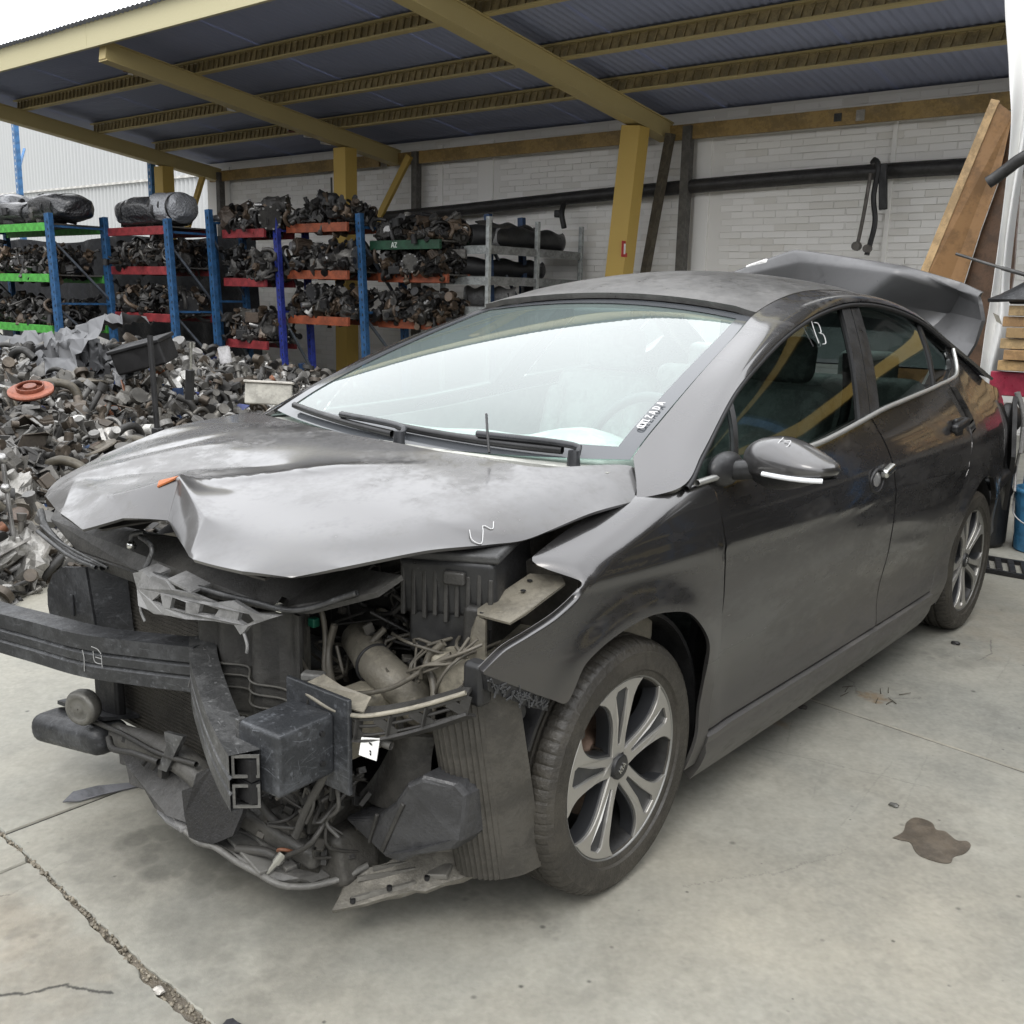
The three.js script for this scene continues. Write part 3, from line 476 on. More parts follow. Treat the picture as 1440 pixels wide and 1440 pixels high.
// ---------------------------------------------------------------- torn-open front end
{
  const r = rng(77);
  // radiator with its fins
  const core = new B(); core.box(-.17, .43, .475, .82, .52, .03, .004); const radiator = core.build('radiator', M(.058, .054, .046, .9, .1, { bump: .002 }), car);
  const fins = new B(); for (let i = 0; i < 46; i++) fins.box(-.17, .185 + i * .0109, .4915, .80, .0022, .004); fins.build('fins', M(.06, .056, .048, .9), radiator);
  new B().box(-.575, .43, .48, .035, .52, .05, .008).box(.245, .43, .48, .035, .52, .05, .008).box(-.17, .70, .48, .85, .03, .05, .008).build('frame', M(.09, .088, .08, .7), radiator);
  // air guides either side of it
  new B().plate([[-.753, .494, .575], [-.745, .54, .577], [-.70, .595, .58], [-.64, .628, .582], [-.50, .654, .585], [-.472, .44, .578], [-.57, .445, .576], [-.62, .42, .575], [-.735, .42, .575]], .014).plate([[-.50, .654, .585], [-.455, .652, .50], [-.43, .43, .50], [-.472, .44, .578]], .01).bar([-.59, .56, .59], [-.585, .50, .592], .014, .006, .002).build('air_guide', MAT.bluegrey, car);
  // upper carrier: a long bent plastic beam
  new B().plate([[-.80, .775, .50], [-.76, .735, .55], [-.58, .682, .57], [-.25, .692, .59], [.07, .700, .60], [.34, .722, .60], [.44, .738, .59], [.60, .80, .55], [.62, .83, .50], [.40, .80, .46], [0, .765, .45], [-.3, .75, .46], [-.6, .74, .48]], .012).plate([[-.58, .680, .572], [-.25, .692, .592], [.07, .70, .602], [.07, .66, .58], [-.25, .655, .572], [-.58, .645, .552]], .008).build('radiator_carrier', M(.06, .059, .056, .65, 0, { bump: .001 }), car);
  new B().tube([[-.80, .76, .56], [-.74, .72, .575], [-.58, .675, .585], [-.40, .675, .595]], .010, 24, 6).tube([[-.70, .725, .62], [-.5, .70, .64], [-.35, .692, .64]], .006, 16, 6).tube([[-.72, .735, .60], [-.56, .715, .62], [-.30, .70, .635]], .004, 16, 6).build('front_trim_strip', MAT.bluegrey2, car);
  new B().tube([[-.20, .792, .60], [-.135, .79, .615], [-.112, .775, .62], [-.118, .745, .63], [-.10, .728, .638], [.135, .733, .638], [.30, .739, .632], [.437, .748, .62], [.56, .80, .57]], .0065, 60, 8).tube([[-.205, .80, .585], [-.235, .79, .6], [-.24, .765, .6], [-.225, .762, .6]], .007, 14, 6).build('latch_cable', MAT.bluegrey2, car);
  new B().add(new THREE.SphereGeometry(.012, 10, 8), [-.235, .765, .605]).rod([.36, .745, .60], [.38, .742, .625], .012, .012, 8).build('latch_bolt', MAT.chrome, car);
  // broken grille bracket with square holes
  const P = (x, y, z = 0) => [x, y, .662 + z + .006 * Math.sin(x * 20)];
  new B().plate([P(-.115, .73, .01), P(-.09, .737), P(-.06, .725), P(-.045, .735), P(.02, .738), P(.05, .722), P(.12, .729), P(.2, .722), P(.27, .742), P(.36, .735), P(.44, .748), P(.40, .731), P(.33, .700), P(.31, .682), P(.295, .672), P(.27, .688), P(.19, .679), P(.10, .664), P(.0, .652), P(-.05, .641), P(-.075, .645), P(-.10, .652, .01), P(-.118, .69)], .010,
    [[P(-.055, .672), P(-.01, .700), P(.0, .668)], [P(.035, .675), P(.05, .705), P(.105, .705), P(.10, .679)], [P(.145, .687), P(.155, .712), P(.215, .71), P(.20, .692)], [P(.285, .702), P(.295, .722), P(.335, .728), P(.355, .718), P(.315, .698)]])
    .plate([P(-.115, .73), P(-.06, .725), P(-.06, .735, -.05), P(-.115, .74, -.05)], .006).plate([P(.02, .738), P(.12, .729), P(.12, .738, -.05), P(.02, .748, -.05)], .006).plate([P(-.05, .641), P(.19, .679), P(.19, .683, -.03), P(-.05, .645, -.03)], .005).tube([P(-.11, .66), P(-.115, .635), P(-.10, .61)], .004, 8, 5).tube([P(.30, .68), P(.315, .655), P(.312, .635)], .004, 8, 5).build('grille_bracket', MAT.greyPlastic, car);
  // bumper beam, snapped in two: the right half sticks out, the left half is bent back against its crash box
  const beam = (pts, h, d, name, label, mat) => { const c = spline(pts), b = new B(), n = 30; const sec = [[-.5, .5], [-.5, .16], [-.40, .11], [-.5, .06], [-.5, -.12], [-.42, -.17], [-.5, -.22], [-.5, -.5], [.5, -.5], [.5, .5]];
    b.add(toCreasedNormals(gridGeo(n, sec.length, (u, v) => { const k = Math.round(v * sec.length) % sec.length, p = c(u), t = c(Math.min(1, u + .01)).sub(c(Math.max(0, u - .01))).normalize(), o = V(t.z, 0, -t.x).normalize(), q = sec[k]; return [p.x + o.x * q[0] * d, p.y + q[1] * h, p.z + o.z * q[0] * d]; }).toNonIndexed(), .5));
    return tag(b.build(name, mat, car), label); };
  const b1 = beam([[-.86, .462, .735], [-.70, .475, .735], [-.5, .485, .715], [-.30, .493, .69], [-.1, .51, .645], [.055, .523, .60]], .112, .07, 'bumper_beam', 'right half of the snapped dark steel bumper beam', MAT.bluegrey);
  const b2 = beam([[.03, .528, .585], [.10, .51, .63], [.20, .49, .68], [.32, .47, .735], [.42, .457, .775], [.49, .452, .80]], .118, .062, 'bumper_beam', 'left half of the snapped steel bumper beam with open end', MAT.bluegrey2);
  { const e = new B(); const o = (x, y, z) => [.492 + x * .62 + z * .3, .452 + y, .803 - x * .6 + z]; // open two-cell end
    for (const [y0, y1] of [[.008, .056], [-.056, -.006]]) e.plate([o(-.028, y0, 0), o(.034, y0, 0), o(.034, y1, 0), o(-.028, y1, 0)], .004, [[o(-.022, y0 + .006, 0), o(.028, y0 + .006, 0), o(.028, y1 - .006, 0), o(-.022, y1 - .006, 0)]]);
    e.build('beam_end', M(.16, .16, .155, .5, .4), b2);
    new B().box(.487, .476, .79, .045, .044, .02).box(.487, .428, .79, .045, .044, .02).build('beam_cell', MAT.dark, b2);
    const ch = new B(); const q = (x, y) => [x, y, pw(x, [[-.86, .773], [-.5, .752], [-.3, .728], [-.1, .683], [0, .655]])];
    ch.tube([q(-.245, .515), q(-.243, .49), q(-.232, .485), q(-.218, .486)], .0013, 14, 5).tube([q(-.218, .51), q(-.217, .478)], .0013, 6, 5).tube([q(-.238, .50), q(-.215, .499)], .0012, 6, 5).tube([q(-.282, .51), q(-.278, .49), q(-.28, .455)], .0013, 8, 5).tube([q(-.25, .525), q(-.23, .522), q(-.218, .512)], .0012, 8, 5).build('chalk_mark', M(.26, .26, .255, .9, 0, { tex: 0 }), b1);
    new B().rod(q(-.72, .452), [-.72, .452, .79], .009, .009, 12).build('beam_hole', MAT.dark, b1); }
  new B().plate([[.05, .575, .60], [.085, .575, .615], [.075, .53, .635], [.06, .50, .64], [.05, .53, .62]], .006).plate([[.045, .57, .605], [.06, .48, .645], [.05, .48, .64], [.035, .55, .61]], .006).build('torn_beam_lip', M(.12, .12, .12, .5, .3), car);
  // crash box on the left rail
  new B().box(.485, .485, .695, .125, .135, .15, .010, [0, .06, 0]).box(.485, .485, .612, .20, .21, .012, .004).build('crash_box', M(.21, .225, .25, .5, .25, { bump: .001, map: scuff }), car);
  new B().box(.43, .50, .765, .012, .11, .02, .003).build('crash_box_plate', MAT.bluegrey2, car);
  { const h = new B(); for (const [y, z] of [[.52, .655], [.455, .655]]) h.rod([.544, y, z], [.552, y, z], .006, .006, 10); h.build('bolt_hole', MAT.dark, car); }
  // horn and the black scoop under it
  { const g = lathe([[.002, .022], [.012, .022], [.014, .018], [.030, .018], [.033, .024], [.043, .022], [.047, .014], [.05, .012], [.05, -.004], [.044, -.02], [.002, -.022]], 40); g.rotateY(-Math.PI / 2 + .35); new B().add(g, [-.475, .277, .635]).build('horn', M(.17, .168, .155, .6, .4), car); }
  new B().box(-.58, .165, .60, .33, .085, .12, .035, [0, .1, .12]).plate([[-.76, .19, .57], [-.70, .215, .60], [-.44, .24, .60], [-.43, .22, .50], [-.72, .2, .48]], .01).build('lower_scoop', MAT.bluegrey, car);
  new B().box(-.51, .33, .54, .12, .22, .03, .01).build('horn_bracket', MAT.dark, car);
  // shroud with wavy ribs, and the dusty duct beside it
  const wave = (u) => [.0 + u * .34, .55 + .03 * Math.sin(u * 9) * (1 - u) + .05 * Math.sin(u * Math.PI) - .02 * u + .015 * Math.sin(u * 20)];
  const shroud = part('fan_shroud', shellGeo(40, 20, (u, v) => { const [x, z] = wave(u); return [x, .365 + .33 * v, z]; }, .008), M(.05, .049, .046, .7, 0, { bump: .001 }));
  { const b = new B(); for (const y of [.41, .475, .505, .53]) { const pts = []; for (let i = 0; i <= 24; i++) { const u = i / 24, [x, z] = wave(u); pts.push([x, y + .03 * Math.sin(u * 3 + .4) - .022 * u, z + .010]); } b.tube(pts, .003, 60, 5); } b.build('rib', M(.09, .088, .08, .7), shroud); }
  part('air_duct', shellGeo(30, 24, (u, v) => { const a = -.1 + u * 2.6, rr = .085 + .02 * Math.sin(v * 3); return [.165 + rr * 1.3 * -Math.cos(a), .47 + .25 * v - .02 * u, .40 + rr * Math.sin(a) + .008 * Math.sin(u * 26)]; }, .01), M(.15, .145, .125, .85, 0, { bump: .0012 }));
  // frame rail, bulkhead, strut tower: the dusty body steel deep in the bay
  new B().box(.70, .60, .10, .14, .12, .68, .02).box(.485, .485, .30, .10, .13, .62, .015).box(-.485, .485, .12, .10, .13, .62, .015).box(-.70, .58, .08, .14, .12, .66, .02).build('frame_rail', MAT.beige, car);
  new B().plate([[.60, .80, .18], [.80, .84, .14], [.80, .40, .1], [.60, .40, .12]], .02).plate([[-.60, .80, .18], [-.80, .84, .14], [-.80, .40, .1], [-.60, .40, .12]], .02).box(0, .62, -.06, 1.5, .62, .04, .01).rod([.62, .55, -.05], [.60, .86, -.1], .13, .11, 24).build('bulkhead', MAT.dust, car);
  new B().plate([[.818, .752, .395], [.735, .752, .40], [.722, .758, .385], [.73, .803, .225], [.79, .803, .19], [.815, .795, .21], [.828, .765, .36]], .005).plate([[.735, .75, .40], [.722, .72, .40], [.722, .66, .41], [.76, .62, .41], [.79, .63, .40], [.76, .67, .40], [.755, .745, .395]], .008).build('headlamp_plate', M(.15, .138, .11, .8, 0, { bump: .001 }), car);
  { const b = new B(); for (const [x, y, z] of [[.74, .756, .39], [.75, .798, .25], [.765, .787, .29]]) b.rod([x, y, z], [x, y + .002, z], .006, .006, 10); b.build('plate_hole', MAT.dark, car); }
  // battery and air box: two big black boxes with ribs and dust
  new B().box(.30, .745, .17, .34, .20, .26, .02, [0, .1, .06]).box(.30, .60, .16, .36, .20, .24, .02).box(.30, .852, .16, .30, .02, .22, .008, [0, .1, .06]).build('air_box', MAT.blackDust, car);
  { const b = new B(); for (let i = 0; i < 8; i++) b.box(.16 + i * .042, .70 + .002 * i, .305 - i * .004, .008, .13, .012); b.box(.31, .64, .31, .22, .04, .03, .008).build('box_rib', MAT.blackDust, car); }
  new B().box(.60, .80, .28, .22, .13, .24, .015, [.12, .35, 0]).box(.60, .70, .28, .19, .14, .22, .015, [0, .35, 0]).build('fuse_box', MAT.black, car);
  new B().box(.60, .872, .28, .235, .022, .255, .008, [.12, .35, 0]).build('fuse_box_lid', M(.05, .051, .052, .55, 0, { bump: .0008 }), car);
  { const b = new B(); for (let i = 0; i < 9; i++) { const u = i / 8 - .5; b.box(.60 + .115 * Math.sin(.35) + u * .2 * Math.cos(.35), .775 + .012 * Math.sin(i * 3), .28 + .118 * Math.cos(.35) - u * .2 * Math.sin(.35), .010, .11, .012, .003, [0, .35, 0]); } b.box(.66, .815, .385, .05, .03, .03, .006, [0, .35, 0]).box(.70, .70, .36, .05, .12, .05, .012, [0, .35, 0]).build('box_rib', MAT.blackDust, car); }
  new B().box(.10, .60, .12, .35, .4, .3, .04).box(-.25, .60, .12, .45, .36, .3, .05).box(-.1, .8, .1, .5, .07, .3, .03).rod([-.3, .4, .25], [.2, .4, .25], .12, .12, 20).build('engine_block', MAT.blackDust, car);
  // dusty intake elbow
  new B().tube([[.33, .595, .36], [.40, .595, .40], [.46, .588, .43], [.53, .568, .44], [.575, .53, .42], [.59, .46, .38]], .043, 40, 18).build('intake_elbow', M(.20, .185, .15, .85, 0, { bump: .0012 }), car);
  { const g = new THREE.TorusGeometry(.0435, .004, 8, 30); new B().add(g, [.462, .587, .432], [.2, 1.25, 0]).build('hose_clamp', MAT.dark, car); }
  // wires and hoses: brown-grey, dusty
  const wires = new B(), W = (r_, ...p) => wires.tube(p, r_, 30, 6);
  W(.006, [.20, .635, .47], [.28, .575, .50], [.37, .545, .52], [.47, .545, .52], [.58, .58, .50], [.66, .64, .46], [.70, .67, .44]);
  W(.009, [.36, .66, .46], [.35, .60, .47], [.38, .55, .49], [.44, .525, .51], [.55, .525, .51], [.65, .55, .49], [.68, .555, .47], [.66, .60, .45], [.63, .64, .44], [.66, .68, .42]);
  W(.007, [.28, .72, .46], [.33, .68, .47], [.34, .62, .47], [.36, .56, .49], [.42, .53, .51], [.50, .52, .515]);
  W(.005, [.64, .57, .49], [.70, .575, .50], [.76, .605, .50], [.80, .64, .48]);
  
  for (let i = 0; i < 4; i++) W(.003 + r() * .002, [.60 + r() * .05, .60 + r() * .02, .47], [.66, .63 + r() * .03, .465 + r() * .02], [.70 + r() * .05, .66 + r() * .03, .45], [.72 + r() * .06, .70 + r() * .04, .42]);
  for (let i = 0; i < 3; i++) W(.003, [.55 + r() * .1, .66, .42], [.56 + r() * .08, .62, .45], [.62 + r() * .03, .60, .47]);
  W(.008, [.46, .66, .40], [.44, .62, .43], [.455, .60, .44], [.50, .61, .43]);
  wires.build('wiring', M(.115, .105, .085, .8), car);
  new B().box(.30, .655, .47, .022, .022, .02, .004).build('green_plug', M(.02, .16, .10, .5), car);
  new B().plate([[.36, .545, .53], [.42, .575, .56], [.46, .565, .57], [.44, .54, .58], [.385, .53, .565]], .012).box(.40, .575, .555, .05, .02, .03, .006, [0, .5, 0]).build('clip_block', M(.16, .16, .155, .7), car);
  // curved bumper bracket: arched plastic shelf over a web of ribs
  const arc = spline([[.40, .562, .60], [.46, .560, .615], [.53, .550, .615], [.60, .552, .605], [.67, .572, .58], [.74, .60, .55], [.81, .633, .515]]);
  const bracket = part('bumper_bracket', mergeGeometries([shellGeo(30, 3, (u, v) => { const p = arc(u); return [p.x - v * .012, p.y + v * .012, p.z - v * .038]; }, .006), shellGeo(30, 3, (u, v) => { const p = arc(u); return [p.x, p.y - .055 - v * .012 + .02 * u, p.z - v * .03]; }, .006)]), MAT.blackDust);
  { const b = new B(); for (let i = 0; i <= 12; i++) { const p = arc(i / 12), q = arc(Math.min(1, (i + (i % 2 ? 1.2 : -.2)) / 12)); b.bar([p.x, p.y - .002, p.z - .004], [q.x, q.y - .055 + .02 * i / 12, q.z - .004], .004, .02); }
    for (const k of [.018, .037]) { const pts = []; for (let i = 0; i <= 12; i++) { const p = arc(i / 12); pts.push([p.x, p.y - k, p.z - .006]); } b.tube(pts, .0035, 30, 5); }
    for (let i = 0; i < 6; i++) { b.bar([.475 + .004 * i, .50 - i * .028, .605], [.53 - i * .008, .515 - i * .03, .60], .004, .012); } b.bar([.475, .545, .61], [.475, .30, .60], .008, .014, .002).bar([.525, .50, .60], [.51, .34, .6], .006, .012).build('rib', MAT.blackDust, bracket); }
  new B().tube([[.40, .568, .60], [.46, .566, .615], [.53, .556, .615], [.60, .558, .605], [.67, .578, .58], [.74, .606, .55], [.81, .639, .515]], .005, 40, 6).plate([[.41, .57, .58], [.46, .57, .60], [.53, .56, .605], [.60, .56, .59], [.58, .575, .55], [.50, .58, .56], [.43, .585, .55]], .004).build('bracket_shelf', M(.30, .28, .23, .85), car);
  // hose and label tag below the bracket
  new B().tube([[.66, .50, .57], [.60, .505, .585], [.55, .485, .60], [.525, .43, .61], [.49, .37, .62], [.455, .30, .63], [.43, .24, .635]], .0095, 40, 8).tube([[.52, .40, .60], [.53, .33, .60], [.50, .29, .61], [.53, .26, .60]], .005, 20, 6).tube([[.44, .33, .62], [.46, .36, .625], [.48, .33, .625], [.46, .28, .63]], .004, 16, 6).build('washer_hose', M(.075, .073, .068, .7), car);
  { const tagM = new B().plate([[.607, .513, .602], [.648, .519, .590], [.642, .470, .594], [.603, .475, .606]], .002).build('label_tag', M(.85, .85, .83, .6, 0, { tex: 0 }), car);
    const lines = new B(); for (const [y, w] of [[.505, .018], [.488, .010], [.482, .010]]) lines.add(new THREE.BoxGeometry(w, .004, .001), [.627, y, .5985], [0, -.27, .05]); lines.build('print', MAT.dark, tagM); }
  // washer bottle and its neck
  { const sh = new THREE.Shape(); [[.40, .205], [.50, .245], [.56, .30], [.60, .36], [.63, .382], [.695, .372], [.715, .345], [.712, .24], [.69, .212], [.62, .19], [.575, .158], [.54, .158]].map(([x, y]) => [2.048 - (2.048 - x) * .955, 1.391 - (1.391 - y) * .955]).forEach(([x, y], i) => i ? sh.lineTo(x, y) : sh.moveTo(x, y));
    const g = new THREE.ExtrudeGeometry(sh, { depth: .12, bevelEnabled: true, bevelThickness: .016, bevelSize: .012, bevelOffset: -.012, bevelSegments: 3 }), p = g.attributes.position; for (let i = 0; i < p.count; i++) p.setZ(i, p.getZ(i) + .40 - .06 * smooth(.66, .78, p.getX(i)) * (p.getZ(i) > .06 ? 1 : 0) + .006 * Math.sin(p.getX(i) * 60) * Math.sin(p.getY(i) * 47)); g.computeVertexNormals();
    new B().add(g).build('washer_bottle', M(.042, .043, .046, .55, 0, { bump: .0012 }), car); new B().bar([.60, .23, .54], [.66, .36, .535], .012, .01, .003).bar([.56, .235, .54], [.585, .31, .54], .010, .008, .003).build('bottle_rib', MAT.blackDust, car); }
  part('washer_neck', shellGeo(20, 16, (u, v) => { const w = .05 + .07 * v * v, x = .60 - .05 * v + (u - .5) * 2 * w; return [x, .475 - v * .19 + .05 * v * (u - .5), .43 + .03 * Math.sin(u * Math.PI) + .01 * v]; }, .012), M(.06, .058, .053, .8, 0, { bump: .001 }));
  new B().rod([.685, .365, .46], [.70, .365, .48], .018, .016, 12).build('washer_cap', MAT.dust, car);
  // wheel-arch liner with vertical ribs
  part('arch_liner', shellGeo(220, 24, (u, v) => { const y = .15 + (.40 + .12 * smooth(.3, .55, u)) * v, base = spline([[.62, 0, .36], [.70, 0, .43], [.77, 0, .415], [.815, 0, .36], [.83, 0, .30]])(u); const f = smooth(.66, .52, u); const rib = .003 * Math.sin(u * 150) * f; return [base.x + .006 * (v - .5), y - .06 * u * (v - .3) , base.z + rib + .085 * v * (u > .0 ? 1 : 0) - .03 + .03 * v * u]; }, .006), M(.062, .058, .050, .8, 0, { bump: .001 }));
  const hon = new B(); hon.plate([[.831, .674, .486], [.838, .630, .404], [.845, .578, .31], [.846, .548, .305], [.840, .572, .36], [.832, .640, .48]], .012); hon.build('fender_bracket', MAT.black, car);
  { const b = new B(); for (let i = 0; i < 60; i++) { const t = r(), y = .652 - .092 * t + (r() - .5) * .018, z = .475 - .16 * t, l = .008 + r() * .012, a = r() * 6.28, x = .839 + .013 * t; b.bar([x, y, z], [x + .001, y + l * Math.sin(a), z + l * Math.cos(a)], .003, .003); } b.build('bracket_lattice', M(.05, .052, .055, .6), car); }
  new B().rod([.79, .55, .35], [.815, .55, .36], .03, .02, 14).box(.80, .645, .47, .05, .09, .04, .012).build('liner_boss', MAT.black, car);
  // low carrier, hoses and broken undertray
  new B().tube([[-.55, .175, .56], [-.40, .19, .57], [-.2, .225, .58], [0, .235, .60], [.15, .20, .62]], .035, 40, 10).bar([.05, .22, .62], [.45, .17, .58], .06, .05, .015).build('lower_carrier', M(.085, .083, .077, .8, 0, { bump: .001 }), car);
  new B().tube([[-.5, .225, .61], [-.3, .245, .62], [-.12, .255, .63], [.05, .28, .63]], .007, 30, 6).tube([[-.36, .22, .63], [-.30, .215, .65], [-.2, .235, .65], [-.1, .24, .64]], .009, 20, 6).build('cooler_pipe', MAT.rubber, car);
  new B().plate([[-.085, .322, .625], [-.0, .335, .625], [-.02, .30, .63], [-.075, .22, .63], [-.115, .215, .63], [-.07, .29, .63]], .012).build('tow_hook_plate', MAT.bluegrey2, car);
  new B().tube([[.08, .19, .66], [.13, .17, .67], [.21, .215, .66], [.25, .25, .64]], .012, 24, 8).tube([[.25, .285, .62], [.32, .24, .62], [.38, .225, .61], [.43, .235, .60]], .010, 24, 8).tube([[.43, .235, .60], [.44, .30, .60], [.42, .33, .59]], .007, 14, 6).tube([[.30, .32, .56], [.38, .28, .57], [.42, .25, .58]], .011, 16, 8).tube([[.25, .15, .66], [.34, .165, .64], [.39, .13, .61], [.41, .10, .60]], .011, 24, 8).tube([[.35, .30, .56], [.36, .22, .57], [.41, .2, .58]], .006, 14, 6).build('cooling_hose', M(.06, .058, .054, .65), car);
  new B().box(.27, .19, .50, .32, .16, .14, .03).box(.33, .205, .575, .1, .07, .06, .02).rod([.22, .2, .585], [.30, .2, .585], .035, .035, 16).rod([.40, .24, .56], [.40, .24, .60], .03, .03, 14).box(.40, .15, .52, .22, .12, .12, .02, [0, 0, .25]).build('compressor', M(.07, .067, .06, .8, .2, { bump: .0015 }), car);
  new B().rod([.362, .135, .66], [.392, .185, .64], .006, .011, 10).rod([.38, .165, .648], [.394, .19, .638], .014, .014, 6).build('drain_bolt', MAT.chrome, car);
  new B().add(new THREE.TorusGeometry(.016, .004, 8, 20), [.394, .19, .637], [.9, .4, 0]).build('rust_ring', M(.2, .08, .04, .8), car);
  new B().plate([[.20, .345, .675], [.145, .31, .685], [.135, .275, .69], [.088, .25, .69], [.095, .19, .69], [.11, .14, .69], [.15, .145, .69], [.20, .155, .685], [.27, .20, .68], [.31, .27, .68], [.32, .35, .67]], .012).build('torn_flap', M(.022, .022, .024, .9, 0, { bump: .003 }), car);
  const tray = (pts, n, thick, m, holes = []) => { const b = new B(); b.plate(pts, thick, holes); return b.build(n, m, car); };
  const trayM = M(.11, .108, .102, .85, 0, { bump: .0015 });
  tray([[.075, .14, .674], [.108, .146, .682], [.141, .138, .684], [.2, .146, .676], [.247, .14, .671], [.30, .128, .672], [.335, .135, .662], [.37, .122, .662], [.403, .125, .65], [.435, .135, .63], [.462, .13, .617], [.495, .14, .503], [.429, .16, .507], [.385, .18, .553], [.26, .175, .56], [.147, .18, .594], [.051, .17, .609]], 'undertray', .01, trayM, [[[.40, .135, .61], [.45, .135, .59], [.43, .15, .54], [.385, .155, .57]]]);
  new B().tube([[.08, .138, .684], [.141, .136, .69], [.20, .144, .684], [.26, .134, .678], [.335, .130, .670], [.403, .122, .658], [.462, .128, .624], [.50, .138, .57], [.52, .15, .51]], .008, 40, 6).bar([.13, .165, .62], [.36, .138, .655], .05, .010, .003).bar([.22, .17, .60], [.40, .145, .625], .03, .010, .003).bar([.30, .16, .64], [.42, .15, .56], .02, .012, .003).build('undertray_rib', M(.14, .138, .13, .8), car);
  tray([[.531, .095, .622], [.512, .118, .575], [.501, .122, .549], [.508, .135, .54], [.505, .14, .528], [.525, .142, .505], [.548, .15, .477], [.557, .16, .452], [.606, .17, .411], [.654, .18, .37], [.70, .175, .335], [.738, .15, .335], [.715, .142, .375], [.698, .13, .394], [.680, .132, .43], [.657, .12, .464], [.64, .122, .48], [.614, .11, .507], [.60, .112, .53], [.575, .103, .565]], 'undertray_shard', .012, M(.19, .18, .155, .85, 0, { bump: .002 }));
  { const b = new B(); b.bar([.55, .115, .585], [.63, .135, .47], .008, .010).bar([.525, .135, .545], [.61, .15, .45], .006, .010).bar([.535, .148, .51], [.585, .155, .45], .006, .01).box(.655, .15, .42, .05, .014, .04, .004, [.2, .4, .1]).build('shard_rib', M(.16, .155, .14, .85), car);
    const h = new B(); for (const [x, y, z] of [[.555, .110, .585], [.645, .138, .45], [.70, .155, .37], [.60, .128, .52]]) h.rod([x, y, z], [x, y + .010, z], .006, .006, 8); h.build('shard_hole', MAT.dark, car); }
  tray([[-.42, .165, .57], [-.36, .135, .60], [-.31, .15, .61], [-.26, .12, .63], [-.18, .135, .635], [-.10, .12, .655], [-.02, .135, .67], [.07, .145, .665], [.10, .17, .64], [.04, .21, .60], [-.2, .20, .57], [-.40, .20, .55]], 'undertray', .008, M(.05, .049, .047, .8, 0, { bump: .002 }));
  tray([[-.20, .105, .58], [-.13, .125, .50], [.0, .14, .55], [.09, .15, .60], [.10, .13, .68], [.03, .115, .67], [-.05, .105, .66], [-.12, .095, .64]], 'undertray', .008, M(.19, .192, .195, .8, 0, { bump: .002 }));
  new B().bar([-.22, .10, .57], [.05, .125, .67], .02, .008).bar([-.15, .115, .53], [.08, .14, .62], .015, .01).bar([-.07, .13, .50], [.02, .12, .62], .05, .008).build('undertray_rib', M(.25, .25, .25, .8), car);
  // the tangle of loose wire, hose and clips that fills the gaps
  { const tangle = (n, lo, hi, rad, name, m, len) => { const b = new B(), q = k => lo[k] + (hi[k] - lo[k]) * r(); for (let i = 0; i < n; i++) { const p = [[q(0), q(1), q(2)]]; for (let k = 0; k < 4; k++) { const l = p[p.length - 1]; p.push([0, 1, 2].map(j => Math.max(lo[j], Math.min(hi[j], l[j] + (r() - .5) * len * (j === 1 ? .7 : 1))))); } b.tube(p, rad * (.6 + r() * .9), 18, 5); } tag(b.build(name, m, car), null, null, null, 'stuff'); };
    tangle(12, [.22, .50, .30], [.74, .68, .47], .0035, 'loose_wires', M(.09, .082, .066, .85), .28); tangle(16, [.28, .60, .30], [.66, .78, .40], .004, 'loose_wires', MAT.blackDust, .3);
    tangle(12, [.22, .17, .50], [.50, .40, .64], .0045, 'loose_hoses', M(.05, .048, .044, .75), .25); 
    const clip = (n, lo, hi, name, m) => { const b = new B(); for (let i = 0; i < n; i++) b.box(...[0, 1, 2].map(k => lo[k] + (hi[k] - lo[k]) * r()), .008 + r() * .028, .006 + r() * .022, .006 + r() * .018, .002, [r() * 3, r() * 3, r() * 3]); tag(b.build(name, m, car), null, null, null, 'stuff'); };
    clip(46, [.24, .14, .48], [.52, .42, .60], 'loose_brackets', MAT.blackDust); clip(30, [.24, .16, .50], [.5, .36, .62], 'loose_brackets', MAT.dust); clip(34, [.22, .50, .25], [.72, .72, .42], 'loose_clips', MAT.dust); clip(30, [.1, .55, .2], [.6, .78, .38], 'loose_clips', MAT.dark); clip(20, [-.45, .16, .5], [.2, .24, .62], 'loose_brackets', MAT.blackDust);
}
  // underside of the car
  new B().box(0, .19, -1.5, 1.5, .03, 2.5).box(0, .2, -.1, 1.2, .04, .9).box(0, .22, -2.9, 1.2, .05, .9).box(.5, .2, 0, .4, .06, .1, .02).box(-.5, .2, 0, .4, .06, .1, .02).rod([.65, .308, 0], [-.65, .308, 0], .03).build('underbody', MAT.dark, car);
}
